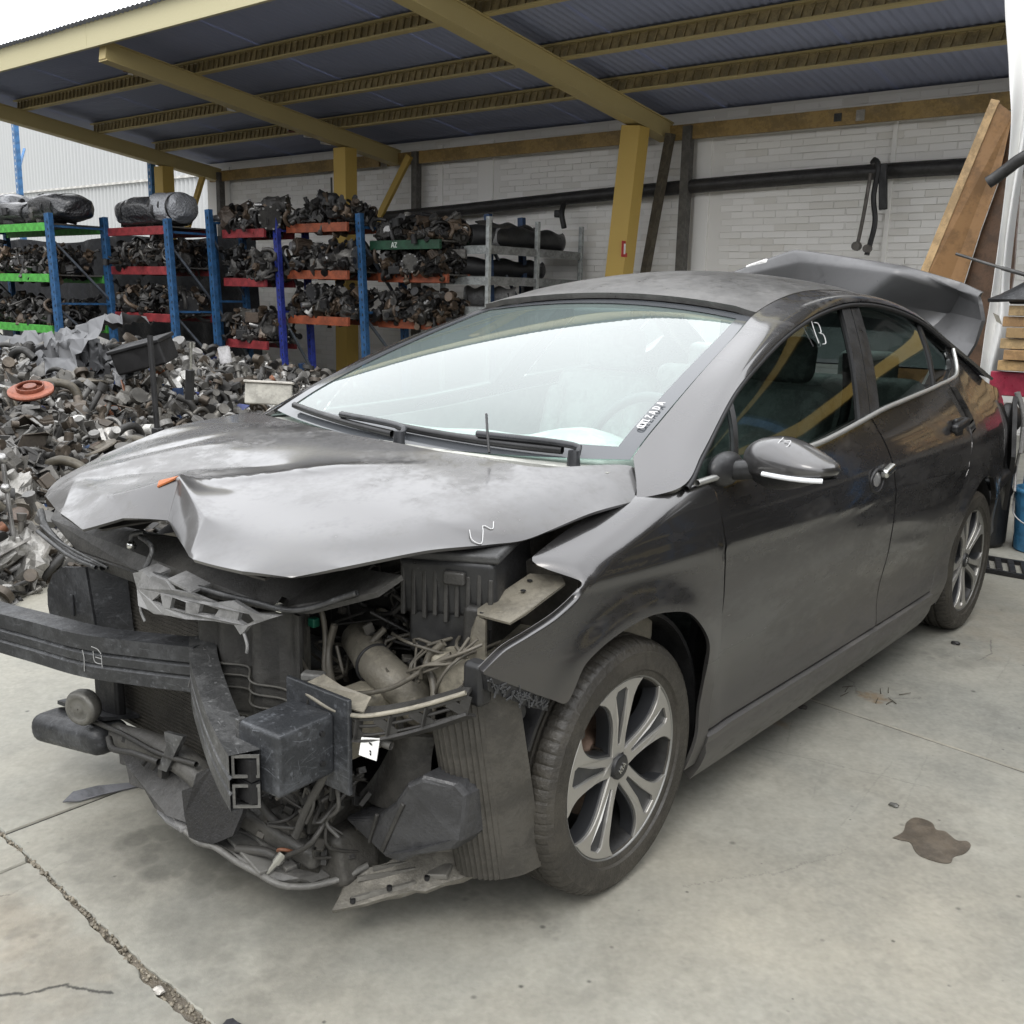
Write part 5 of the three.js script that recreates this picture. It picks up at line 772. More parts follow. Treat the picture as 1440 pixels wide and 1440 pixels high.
const PROTO = {
  gearbox(t, m) { const r = .16; new B().add(lump(3, .16, .13, .14), [0, .14, 0]).rod([-.2, .15, 0], [-.08, .15, 0], .15, .11, 20).build('casing', m, t); const b = new B(), bo = new B(); for (let i = 0; i < 9; i++) { const a = i / 9 * 6.28; bo.rod([-.215, .15 + .14 * Math.cos(a), .14 * Math.sin(a)], [-.19, .15 + .14 * Math.cos(a), .14 * Math.sin(a)], .014, .014, 7); } tag(bo.build('flange_bolts', MAT.metal, t), null, null, null, 'stuff'); b.rod([.1, .16, 0], [.27, .17, .02], .045, .03, 12).build('output_shaft', MAT.metal, t); },
  alternator(t, m) { new B().rod([-.09, .1, 0], [.09, .1, 0], .095, .09, 20).build('housing', m, t); const b = new B(); for (let i = 0; i < 14; i++) { const a = i / 14 * 6.28; b.box(.02, .1 + .094 * Math.cos(a), .094 * Math.sin(a), .11, .012, .012, 0, [a, 0, 0]); } b.build('cooling_rib', m, t); new B().rod([.09, .1, 0], [.14, .1, 0], .045, .045, 16).rod([.1, .1, 0], [.13, .1, 0], .055, .05, 16).build('pulley', MAT.metal, t); },
  cylinder_head(t, m) { const b = new B(); b.box(0, .07, 0, .42, .12, .19, .015); b.build('block', m, t); const c = new B(); for (let i = 0; i < 4; i++) c.rod([-.15 + i * .1, .13, 0], [-.15 + i * .1, .17, 0], .035, .03, 14).rod([-.15 + i * .1, .07, .09], [-.15 + i * .1, .07, .13], .03, .03, 12); tag(c.build('ports', MAT.dark, t), null, null, null, 'stuff'); },
  wheel_hub(t, m) { new B().rod([0, .02, 0], [0, .06, 0], .13, .13, 22).rod([0, .05, 0], [0, .14, 0], .07, .05, 18).build('flange', m, t); const b = new B(); for (let i = 0; i < 5; i++) { const a = i / 5 * 6.28; b.rod([.09 * Math.cos(a), .06, .09 * Math.sin(a)], [.09 * Math.cos(a), .1, .09 * Math.sin(a)], .01, .008, 6); } tag(b.build('studs', MAT.metal, t), null, null, null, 'stuff'); },
  starter_motor(t, m) { new B().rod([-.14, .07, 0], [.06, .07, 0], .065, .065, 18).rod([.06, .07, 0], [.15, .07, 0], .055, .035, 16).build('barrel', m, t); new B().rod([-.08, .145, .01], [.06, .145, .01], .035, .035, 14).build('solenoid', MAT.dark, t); },
  suspension_arm(t, m) { new B().tube([[-.28, .04, .1], [-.1, .06, .05], [.1, .07, 0], [.25, .05, .03]], .03, 20, 8).tube([[-.2, .04, -.14], [-.05, .06, -.05], [.1, .07, 0]], .026, 16, 8).build('arm', m, t); new B().rod([-.28, .0, .1], [-.28, .08, .1], .045, .045, 12).rod([.25, .0, .03], [.25, .1, .03], .04, .03, 12).build('bush', MAT.dark, t); },
};
const protoCache = {}, KINDS = Object.keys(PROTO), KNAME = { gearbox: 'gearbox', alternator: 'alternator', cylinder_head: 'cylinder head', wheel_hub: 'wheel hub', starter_motor: 'starter motor', suspension_arm: 'suspension arm' };
function stock(kind, mi, pos, rot, scale, label, group) {
  const key = kind + mi; let o;
  if (!protoCache[key]) { o = thing(kind, label, KNAME[kind], pos, 0, group); PROTO[kind](o, partMats[mi]); protoCache[key] = o; }
  else { o = protoCache[key].clone(); o.name = numbered(kind); scene.add(o); o.position.set(...pos); o.userData = { label, category: KNAME[kind], group }; }
  o.rotation.set(...rot); o.scale.setScalar(scale); return o;
}
{
  const r = rng(90), nth = ['leftmost', 'second from left', 'third from left', 'fourth from left', 'fifth from left', 'sixth from left', 'seventh from left', 'eighth from left', 'ninth from left', 'tenth from left', 'eleventh from left', 'twelfth from left', 'thirteenth from left', 'fourteenth from left'];
  const tone = ['dark', 'grey', 'pale', 'brown', 'black'];
  const rows = [ // shelf, x from, x to, z, y, how many side by side
    ['top green-beamed shelf', -16.2, -13.3, -5.95, 2.30, 9], ['middle green-beamed shelf', -16.2, -13.2, -5.9, 1.56, 11], ['bottom green-beamed shelf', -16.2, -13.1, -5.9, .80, 10],
    ['top red shelf by the green beams', -12.95, -11.4, -6.75, 2.27, 6], ['middle red shelf by the green beams', -12.95, -11.4, -6.75, 1.70, 7], ['bottom red shelf by the green beams', -12.95, -11.4, -6.75, 1.02, 7],
    ['top red shelf before the royal-blue frame', -11.0, -10.05, -7.35, 2.24, 4], ['middle red shelf before the royal-blue frame', -11.0, -10.05, -7.3, 1.56, 5], ['bottom red shelf before the royal-blue frame', -11.0, -10.05, -7.3, .68, 5],
    ['top orange-red shelf', -9.85, -8.65, -7.65, 2.31, 6], ['middle orange-red shelf', -9.85, -8.65, -7.6, 1.68, 6], ['lower orange-red shelf', -9.85, -8.65, -7.6, 1.06, 6],
    ['dark green shelf by the grey shelving', -8.45, -7.25, -7.95, 2.08, 5], ['middle shelf by the grey shelving', -8.45, -7.25, -8.0, 1.66, 5], ['low shelf by the grey shelving', -8.45, -7.25, -8.0, 1.05, 5],
  ];
  for (const [where, xa, xb, z, y, n] of rows) {
    for (let pass = 0; pass < 2; pass++) { let k = 0; for (let i = 0; i < n; i++) { const skip = pass && r() < .4, kind = KINDS[Math.floor(r() * KINDS.length)], mi = Math.floor(r() * 5), sc = .8 + r() * .55, q = [r(), r(), r(), r(), r(), r()]; if (skip) continue;
      stock(kind, mi, [xa + (xb - xa) * (i + .5 + (q[0] - .5) * .4) / n, y + (pass ? .17 + q[1] * .06 : .002), z + (q[2] - .5) * .22 - pass * .05], [(q[3] - .5) * .3, q[4] * 6.28, (q[5] - .5) * .3], sc, `${tone[mi]} ${KNAME[kind]}, ${nth[k++]} ${pass ? 'piled' : 'lying'} on the ${where}`.replace('  ', ' '), `used parts on the ${where}`); } } }
  // dark tarpaulin added to darken the gaps behind the left racks
  const tp = thing('added_dark_tarpaulin', 'dark tarpaulin added to darken the gaps behind the left pallet racks', 'tarpaulin'); part('cloth', shellGeo(80, 20, (u, v) => { const x = -20.5 + u * 9; return [x, .1 + v * 2.15 + .05 * Math.sin(u * 14) * v, -8.1 + .06 * Math.sin(u * 60) * (1 - .4 * v) + .03 * Math.sin(u * 23 + v * 4)]; }, .004), M(.022, .024, .03, .8, 0, { bump: .003 }), tp);
}
{ // bundles wrapped in black film on top of the left racks, bumpers on the grey shelving
  const film = new THREE.MeshPhysicalMaterial({ color: new THREE.Color(.02, .021, .024), roughness: .28, clearcoat: .6, clearcoatRoughness: .2, bumpMap: bump1, bumpScale: .03, side: THREE.DoubleSide }), paleFilm = new THREE.MeshPhysicalMaterial({ color: new THREE.Color(.30, .31, .33), roughness: .3, clearcoat: .5, bumpMap: bump1, bumpScale: .03, side: THREE.DoubleSide });
  const bundle = (c, rx, ry, rz, seed, mat, label, tilt) => { const t = thing('wrapped_bundle', label, 'bundle', c, tilt, null); const g = new THREE.SphereGeometry(1, 60, 36), p = g.attributes.position, r = rng(seed), a = r() * 9; for (let i = 0; i < p.count; i++) { const x = p.getX(i), y = p.getY(i), z = p.getZ(i), q = v => Math.sign(v) * Math.pow(Math.abs(v), .7), k = 1 + .035 * Math.sin(x * 7 + a + y * 3) + .025 * Math.sin(y * 6 + z * 8 + a) + .012 * Math.sin(x * 25 + z * 9 + y * 11); p.setXYZ(i, q(x) * rx * k, q(y) * ry * k, q(z) * rz * k); } g.computeVertexNormals(); new B().add(g, [0, ry, 0]).build('film_wrap', mat, t); const b = new B(); for (const x of [-.5, .1, .55]) { const h = new THREE.TorusGeometry(1.01, .02, 6, 40); h.rotateY(Math.PI / 2); h.scale(1, ry, rz); b.add(h, [x * rx, ry, 0]); } b.build('tie', MAT.dark, t); };
  bundle([-14.9, 2.3, -6.1], 1.0, .19, .40, 3, film, 'black film-wrapped bundle on top of the green-beamed rack', .1); bundle([-15.7, 2.34, -6.2], .7, .25, .34, 4, paleFilm, 'pale film-wrapped bundle at the far left of the rack top', -.1);
  bundle([-12.2, 2.27, -6.8], .74, .22, .36, 5, film, 'black film-wrapped bundle on top of the red-beamed rack', .08); bundle([-13.5, 2.34, -6.0], .62, .20, .34, 6, film, 'short black film-wrapped bundle at the right end of the green-beamed rack', 0); bundle([-11.75, 2.32, -6.8], .34, .22, .3, 9, paleFilm, 'small pale film-wrapped bundle beside the farthest yellow column', .2);
  const bum = (c, l, h, d, label, rot, mat = MAT.black) => { const t = thing('used_bumper', label, 'bumper', c, rot); const g = shellGeo(30, 10, (u, v) => { const a = (u - .5) * 2; return [a * l, h * (.5 + .5 * Math.sin((v - .5) * 2.6)) + .02 * Math.sin(u * 20) * v, -d * a * a * a * a + .10 * Math.cos((v - .5) * 2.6)]; }, .02); part('bumper_skin', g, mat, t); const b = new B(); b.box(0, h * .5, .08, l * .5, h * .3, .03, .01).box(l * .6, h * .5, .03, .15, h * .4, .05, .01).box(-l * .6, h * .4, .03, .15, h * .4, .05, .01).build('bumper_insert', MAT.dark, t); };
  bum([-6.95, 2.03, -9.2], 1.0, .26, .2, 'black bumper lying along the top shelf of the grey unit', Math.PI / 2); bum([-7.15, 1.64, -9.1], .9, .24, .2, 'black bumper on the second shelf of the grey unit', Math.PI / 2); bum([-7.25, 2.03, -8.45], .36, .22, .1, 'short grey bumper piece at the front of the top grey shelf', .1, MAT.greyPlastic); bum([-7.2, 1.25, -8.7], .36, .26, .12, 'tilted grey bumper piece on the third grey shelf', .5, MAT.greyPlastic);
  bum([-7.05, 2.2, -9.0], .7, .14, .15, 'slim dark bumper piled on top of the grey unit', Math.PI / 2 + .1, MAT.blackDust);
  const d = thing('round_drum', 'dark round drum on the third shelf of the grey unit', 'drum', [-6.95, 1.25, -9.4]); new B().rod([0, 0, 0], [0, .26, 0], .2, .2, 24).build('drum_body', MAT.dark, d); new B().rod([0, .26, 0], [0, .28, 0], .205, .205, 24).build('drum_lid', MAT.black, d);
}
// ---------------------------------------------------------------- right-hand edge: torn white sheet, plank, rack with timber, bucket
{
  const t = thing('white_sheet', 'torn white plastic sheet hanging behind the raised trunk lid', 'plastic sheet');
  const L = spline([[.09, 3.6, -4.9], [.11, 3.16, -4.9], [.18, 2.76, -4.9], [.225, 2.5, -4.9], [.235, 1.95, -4.9], [.235, 1.53, -4.9], [.215, 1.23, -4.9], [.215, .92, -4.9], [.2, .4, -4.9]]), R = spline([[.36, 3.6, -4.95], [.36, 3.16, -4.95], [.35, 2.76, -4.95], [.32, 2.45, -4.95], [.295, 1.95, -4.95], [.30, 1.53, -4.95], [.35, 1.25, -4.95], [.31, .92, -4.95], [.27, .4, -4.95]]);
  part('sheet', shellGeo(24, 60, (u, v) => { const a = L(v), b = R(v), p = a.lerp(b, u); return [p.x, p.y, p.z + .025 * Math.sin(u * 9 + v * 3) + .012 * Math.sin(v * 23 + u * 4)]; }, .003), M(.76, .76, .74, .6, 0, { tex: 0 }), t);
  new B().plate([[.265, 1.36, -4.83], [.30, 1.345, -4.83], [.325, 1.29, -4.83], [.29, 1.31, -4.83]], .004).build('torn_flap', M(.25, .24, .2, .8), t);
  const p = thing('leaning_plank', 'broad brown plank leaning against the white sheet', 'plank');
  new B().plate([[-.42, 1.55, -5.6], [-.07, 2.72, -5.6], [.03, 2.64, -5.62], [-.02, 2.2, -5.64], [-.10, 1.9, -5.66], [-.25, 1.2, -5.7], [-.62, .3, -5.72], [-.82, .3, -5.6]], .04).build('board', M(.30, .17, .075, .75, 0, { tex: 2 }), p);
  new B().bar([-.83, .3, -5.585], [-.075, 2.73, -5.58], .016, .055).build('board_edge', M(.48, .33, .17, .75), p);
  new B().plate([[.02, 2.62, -5.66], [-.02, 2.2, -5.68], [-.10, 1.9, -5.70], [-.25, 1.2, -5.74], [-.5, .5, -5.74], [.1, .5, -5.72], [.14, 1.6, -5.7], [.1, 2.5, -5.68]], .03).build('shade_painted_board', M(.10, .055, .03, .8), p);  // shadow face of the plank, its shade put into the dark colour
  const k = thing('storage_rack', 'rack at the right edge with red beam and shadowed bottom', 'storage rack', [0, 0, 0]);
  new B().box(.62, 1.6, -4.75, .08, 3.2, .08, .004).build('upright', bluePost, k); for (const x of [2.3, 4.0, 5.7]) new B().box(x, 1.6, -4.75, .08, 3.2, .08, .004).build('upright', bluePost, k);
  new B().bar([.36, .955, -4.6], [1.15, .955, -4.6], .06, .14, .006).build('beam', M(.30, .03, .06, .45), k); new B().bar([1.16, .955, -4.6], [5.7, .955, -4.6], .06, .14, .006).build('beam', steelDark, k); for (const y of [1.9, 2.8]) new B().bar([.66, y, -4.7], [5.7, y, -4.7], .06, .12, .006).build('beam', yellow, k); new B().box(.53, 2.05, -4.55, .05, .32, .02, .004).build('red_plate', M(.4, .04, .06, .4), k);
  new B().box(3.2, 1.6, -5.5, 5.2, 3.2, .05).box(3.2, .04, -5.0, 5.2, .08, .9).box(3.2, 1.95, -5.1, 5.2, .02, .8).box(3.2, 2.85, -5.1, 5.2, .02, .8).box(3.2, 3.2, -4.9, 5.2, .03, 1.4).build('rack_back', MAT.dark, k);
  { const b = new B(), r = rng(55); for (let i = 0; i < 46; i++) b.add(lump(i + 160, .12 + r() * .14, .12 + r() * .14, .12 + r() * .12, 2), [1.1 + r() * 4.4, [.25, .6, 2.1, 3.0][i % 4], -5.1 + r() * .3]); tag(b.build('stored_parts', partMats[0], k), null, null, null, 'stuff'); }
  const tm = thing('timber_stack', 'stack of pale sawn timber on the red rack beam', 'timber', [1.1, 1.03, -4.62]); const wood = [M(.42, .28, .13, .75), M(.36, .22, .10, .75), M(.46, .33, .17, .75)];
  for (let i = 0; i < 6; i++) new B().box(-.0 + (i % 2) * .03, .032 + i * .063, (i % 2) * .02, 1.4, .058, .16, .004).build('board', wood[i % 3], tm);
  const bm = thing('dark_bumper', 'dark bumper skin lying on the timber stack at the right edge', 'bumper', [.98, 1.42, -4.6]); part('bumper_skin', shellGeo(30, 10, (u, v) => { const x = -.66 + 1.5 * u; return [x, .02 + .13 * Math.sin(v * Math.PI * .8) * smooth(-.72, -.4, x), .12 - .2 * v + .02 * Math.sin(u * 14)]; }, .02), MAT.bluegrey, bm); new B().box(.1, .01, 0, 1.3, .03, .2, .01).build('bumper_base', MAT.black, bm);
  new B().tube([[.215, 2.10, -4.6], [.26, 2.13, -4.6], [.32, 2.17, -4.58], [.42, 2.23, -4.55], [.8, 2.4, -4.5]], .036, 24, 12).build('exhaust_pipe', M(.05, .05, .05, .6, .2)); tag(scene.children.at(-1), 'dark grey pipe jutting in at the right edge over the white sheet', 'pipe');
  new B().rod([.08, 1.70, -4.6], [.36, 1.615, -4.55], .009).rod([.36, 1.615, -4.55], [.6, 1.55, -4.5], .012).build('thin_rod', M(.10, .10, .10, .5, .4)); tag(scene.children.at(-1), 'thin dark rod poking out in front of the brown plank', 'rod');
  const bk = thing('blue_bucket', 'blue plastic bucket on the ground at the right edge', 'bucket', [.75, 0, -4.55]); new B().add(lathe2([[.13, .002], [.14, .01], [.165, .34], [.175, .35], [.175, .37], [.16, .375], [.155, .34], [.13, .02], [.01, .02]])).build('pail', M(.04, .16, .30, .45), bk); new B().tube([[-.17, .34, 0], [-.13, .22, .13], [0, .17, .18], [.13, .22, .13], [.17, .34, 0]], .005, 24, 5).build('handle', MAT.metal, bk);
  const bd = thing('black_drum', 'black plastic drum standing behind the rear wheel', 'drum', [.42, 0, -4.5]); new B().add(lathe2([[.001, 0], [.13, 0], [.15, .03], [.15, .3], [.16, .33], [.15, .36], [.15, .5], [.12, .55], [.001, .56]])).build('drum_body', MAT.black, bd); new B().rod([.05, .55, .05], [.05, .58, .05], .03, .03, 12).build('drum_cap', MAT.dark, bd);
  function lathe2(p) { return new THREE.LatheGeometry(p.map(([x, y]) => new THREE.Vector2(x, y)), 36); }
  const g = thing('floor_grate', 'black slatted drain grate in the floor behind the rear wheel', 'grate', [1.05, .004, -3.95]); for (let i = 0; i < 16; i++) new B().box(-.5 + i * .066, .012, 0, .03, .022, .26, .003, [0, .3, 0]).build('slat', MAT.dark, g); new B().box(0, .01, .15, 1.08, .02, .03).box(0, .01, -.15, 1.08, .02, .03).build('grate_frame', MAT.dark, g);
  // dark rack added out of view for the car's left doors to mirror
  const s = thing('added_side_rack', 'tall dark parts rack added out of view for the car doors to mirror', 'storage rack', [4.1, 0, -1.6]);
  for (const z of [-2.9, -.6, 1.7]) { new B().box(0, 1.5, z, .1, 3.0, .1).build('upright', bluePost, s); new B().box(.9, 1.5, z, .1, 3.0, .1).build('upright', bluePost, s); }
  for (const y of [.35, 1.1, 1.9, 2.7]) { new B().box(0, y, -.6, .06, .12, 4.6).build('beam', yellowDull, s); new B().box(.45, y + .05, -.6, .9, .02, 4.6).build('shelf_deck', steelDark, s); const r = rng(Math.round(y * 10)); const b = new B(); for (let i = 0; i < 14; i++) b.add(lump(i + 60, .12 + r() * .14, .12 + r() * .14, .12 + r() * .12, 2), [.2 + r() * .5, y + .2, -2.7 + i * .33]); b.build('stored_part', partMats[0], s).userData.kind = 'stuff'; }
  new B().box(1.0, 1.5, -.6, .04, 3.0, 4.6).box(.3, 3.05, -.6, 1.6, .03, 4.8).build('back_sheet', MAT.dark, s);
}
{ // unseen building added behind the camera so the car nose mirrors something dark
  const t = thing('added_yard_building', 'long grey workshop building added out of view for the car nose to mirror', 'building', [-2, 0, 13]); new B().box(0, 2.0, 2, 40, 4.0, 4, .02).build('wall', M(.16, .155, .15, .85, 0, { tex: 2 }), t); new B().box(0, 4.1, 1.6, 41, .2, 5.2, .02).build('roof', M(.10, .10, .11, .7), t);
  for (const x of [-14, -7, 0, 7, 14]) { new B().box(x, 1.6, -.03, 3.6, 3.2, .08, .01).build('shutter_door', M(.09, .095, .11, .6, .3), t); new B().box(x + 3.4, 2.6, -.02, 1.8, .9, .06, .01).build('window', M(.04, .045, .05, .15), t); }
}
{ const t = thing('added_boundary_wall', 'tall grey boundary wall added out of view for the buckled hood to mirror', 'wall', [-22, 0, 3]); new B().box(0, 3.4, 0, .3, 6.8, 22, .01).build('wall', M(.20, .195, .185, .9, 0, { tex: 0 }), t); for (let i = 0; i < 6; i++) new B().box(.2, 3.4, -10 + i * 4, .3, 6.8, .4, .01).build('pier', M(.17, .165, .155, .9, 0, { tex: 2 }), t); }  // wall added out of view to darken what the hood mirrors
// ---------------------------------------------------------------- scrap heap between the car and the racks
const hN = fbm(128, [[6, 1], [14, .8], [30, .5], [60, .4]], 71);
function heapH(x, z) {
  const d = (-2.5 + .6 * z - x) * .857; if (d < 0) return 0;
  const n = hN[(((Math.floor(z * 10) % 128) + 128) % 128) * 128 + (((Math.floor(x * 10) % 128) + 128) % 128)];
  const far = smooth(-6.6, -5.2, z), cap = .82 - .30 * smooth(-6.2, -10, x) - .25 * smooth(-3.2, -6, z);
  return (cap * (1 - Math.exp(-d / .95)) + .16 * (n - .5) * smooth(0, .6, d)) * (.25 + .75 * far) * smooth(2.6, 1.2, z);
}
const heap = thing('scrap_heap', 'heap of mixed engine and suspension scrap between the car and racks', 'scrap heap', [0, 0, 0], 0, null, 'stuff');
{
  const r = rng(2024);
  tag(part('heap_core', gridGeo(120, 90, (u, v) => { const z = -7.2 + v * 9.4, x = -2.45 + .6 * Math.min(z, 2) - u * 13; return [x, heapH(x, z) - .07, z]; }), M(.035, .031, .027, .95, 0, { bump: .01 }), heap), null, null, null, 'stuff');
  const shapes = [];
  { const b = new B(); b.add(lump(11, .07, .05, .06, 2)).rod([0, 0, 0], [.11, .02, .03], .03, .025, 9).rod([0, 0, 0], [-.03, .08, .02], .025, .02, 8).box(-.05, -.02, .03, .09, .015, .05); shapes.push(b); }
  { const b = new B(); b.plate([[-.09, 0, -.04], [.02, .0, -.045], [.03, 0, .04], [-.08, 0, .05]], .006, [[[-.04, 0, -.015], [-.01, 0, -.015], [-.01, 0, .015], [-.04, 0, .015]]]).plate([[.02, 0, -.045], [.08, .05, -.03], [.09, .06, .03], [.03, 0, .04]], .006); shapes.push(b); }
  { const b = new B(); const g = new THREE.TorusGeometry(.06, .016, 7, 18); b.add(g).rod([0, 0, -.01], [0, 0, .01], .03, .03, 10); for (let i = 0; i < 3; i++) b.box(.03 * Math.cos(i * 2.1), .03 * Math.sin(i * 2.1), 0, .05, .014, .012, 0, [0, 0, i * 2.1]); shapes.push(b); }
  { const b = new B(); b.rod([-.16, 0, 0], [.14, 0, 0], .013, .016, 8).rod([.12, 0, 0], [.15, 0, 0], .045, .045, 12).rod([-.17, 0, 0], [-.13, 0, 0], .028, .022, 8); shapes.push(b); }
  { const b = new B(); b.tube([[-.1, 0, 0], [-.07, .07, .01], [0, .1, 0], [.07, .07, -.01], [.1, 0, 0]], .02, 14, 7); shapes.push(b); }
  { const b = new B(); b.rod([0, 0, -.05], [0, 0, .05], .05, .05, 12).rod([0, 0, 0], [.1, .03, 0], .03, .022, 9).rod([0, 0, 0], [-.06, .09, .02], .024, .02, 8).rod([-.06, .09, 0], [-.06, .09, .05], .03, .03, 9).box(.05, -.04, 0, .06, .02, .08); shapes.push(b); }
  { const b = new B(); b.plate([[-.1, .02, -.07], [-.02, -.02, -.09], [.06, .03, -.06]], .004).plate([[-.1, .02, -.07], [.06, .03, -.06], [.02, -.01, .05], [-.07, .05, .06]], .004).plate([[.06, .03, -.06], [.12, -.01, .02], [.02, -.01, .05]], .004); shapes.push(b); }
  { const b = new B(); b.box(0, 0, 0, .11, .07, .08, .008); for (let i = 0; i < 4; i++) b.box(-.04 + i * .026, .04, 0, .008, .02, .07); b.rod([.04, 0, .04], [.05, 0, .08], .02, .02, 9); shapes.push(b); }
  const names = ['casting_scrap', 'bracket_scrap', 'gear_scrap', 'shaft_scrap', 'hose_scrap', 'knuckle_scrap', 'sheet_scrap', 'housing_scrap'];
  const white = [M(1, 1, 1, .5, .45, { bump: .001 }), M(1, 1, 1, .6, .3, { bump: .001 }), M(1, 1, 1, .45, .6, { bump: .001 }), M(1, 1, 1, .6, .3), M(1, 1, 1, .7, 0), M(1, 1, 1, .5, .5, { bump: .001 }), M(1, 1, 1, .55, .3), M(1, 1, 1, .6, .2)];
  const tone = k => { const q = r(); const s = .7 + .6 * r(); if (k === 4) return [.03 * s, .029 * s, .027 * s]; if (q < .22) return [.17 * s, .168 * s, .163 * s]; if (q < .29) return [.32 * s, .316 * s, .307 * s]; if (q < .60) return [.12 * s, .115 * s, .105 * s]; if (q < .80) return [.085 * s, .07 * s, .055 * s]; if (q < .82) return [.22 * s, .09 * s, .045 * s]; if (q < .845) return [.03, .06 * s, .16]; if (q < .86) return [.68, .68, .66]; return [.035 * s, .034 * s, .033 * s]; };
  shapes.forEach((b, k) => {
    const geo = boxUV(mergeGeometries(b.g)), n = k === 4 ? 1200 : k === 3 || k === 6 || k === 1 ? 4200 : 3000, im = new THREE.InstancedMesh(geo, white[k], n), o = new THREE.Object3D(), c = new THREE.Color();
    for (let i = 0; i < n; i++) { let x, z; do { z = -6.9 + Math.pow(r(), .8) * 8.6; x = -2.42 + .6 * Math.min(z, 1.6) - Math.pow(r(), 1.35) * 8.5; } while (z > 1.6);
      const far = Math.min(1, Math.max(0, -x - 3) / 5), s = (.25 + Math.pow(r(), 2.2) * .95) * (1 + .5 * far); o.position.set(x, heapH(x, z) - .03 + r() * .09, z); o.rotation.set(r() * 6.28, r() * 6.28, r() * 6.28); o.scale.setScalar(s); o.updateMatrix(); im.setMatrixAt(i, o.matrix); c.setRGB(...tone(k)); im.setColorAt(i, c); }
    im.name = names[k]; im.castShadow = im.receiveShadow = true; tag(im, null, null, null, 'stuff'); heap.add(im);
  });
  // small parts heaped loose on the rack shelves: too many to count
  const bays = [['green-beamed rack', -16.3, -13.2, -5.65, -6.4, [1.56, .80]], ['red rack beside the green-beamed one', -13.0, -11.4, -6.5, -7.15, [1.70, 1.02]], ['red rack left of the royal-blue frame', -11.0, -10.0, -7.15, -7.6, [2.24, 1.56, .68]], ['orange-red rack', -9.88, -8.62, -7.45, -7.95, [2.31, 1.68, 1.06]], ['dark green beamed rack', -8.45, -7.2, -7.8, -8.25, [2.08, 1.66, 1.05]]];
  for (const [where, xa, xb, za, zb, ys] of bays) {
    const t = thing('loose_small_parts', `clutter of small dark parts filling the ${where}`, 'small parts', [0, 0, 0], 0, null, 'stuff');
    shapes.forEach((b, k) => { if (k === 6) return; const n = Math.round((xb - xa) * 30), geo = boxUV(mergeGeometries(b.g)), im = new THREE.InstancedMesh(geo, white[k], n * ys.length), o = new THREE.Object3D(), c = new THREE.Color(); let i = 0;
      for (const y of ys) for (let j = 0; j < n; j++) { o.position.set(xa + (xb - xa) * r(), y + .04 + Math.pow(r(), 1.7) * (y > 2 ? .17 : .3), za + (zb - za) * r()); o.rotation.set(r() * 6.28, r() * 6.28, r() * 6.28); o.scale.setScalar(.6 + r() * .9); o.updateMatrix(); im.setMatrixAt(i, o.matrix); const s = .5 + r(), q = r(); c.setRGB(...(q < .025 ? [.35, .35, .34] : q < .25 ? [.09 * s, .065 * s, .045 * s] : q < .6 ? [.06 * s, .058 * s, .055 * s] : [.025 * s, .024 * s, .024 * s])); im.setColorAt(i++, c); }
      im.name = names[k]; im.castShadow = im.receiveShadow = true; tag(im, null, null, null, 'stuff'); t.add(im); });
  }
}
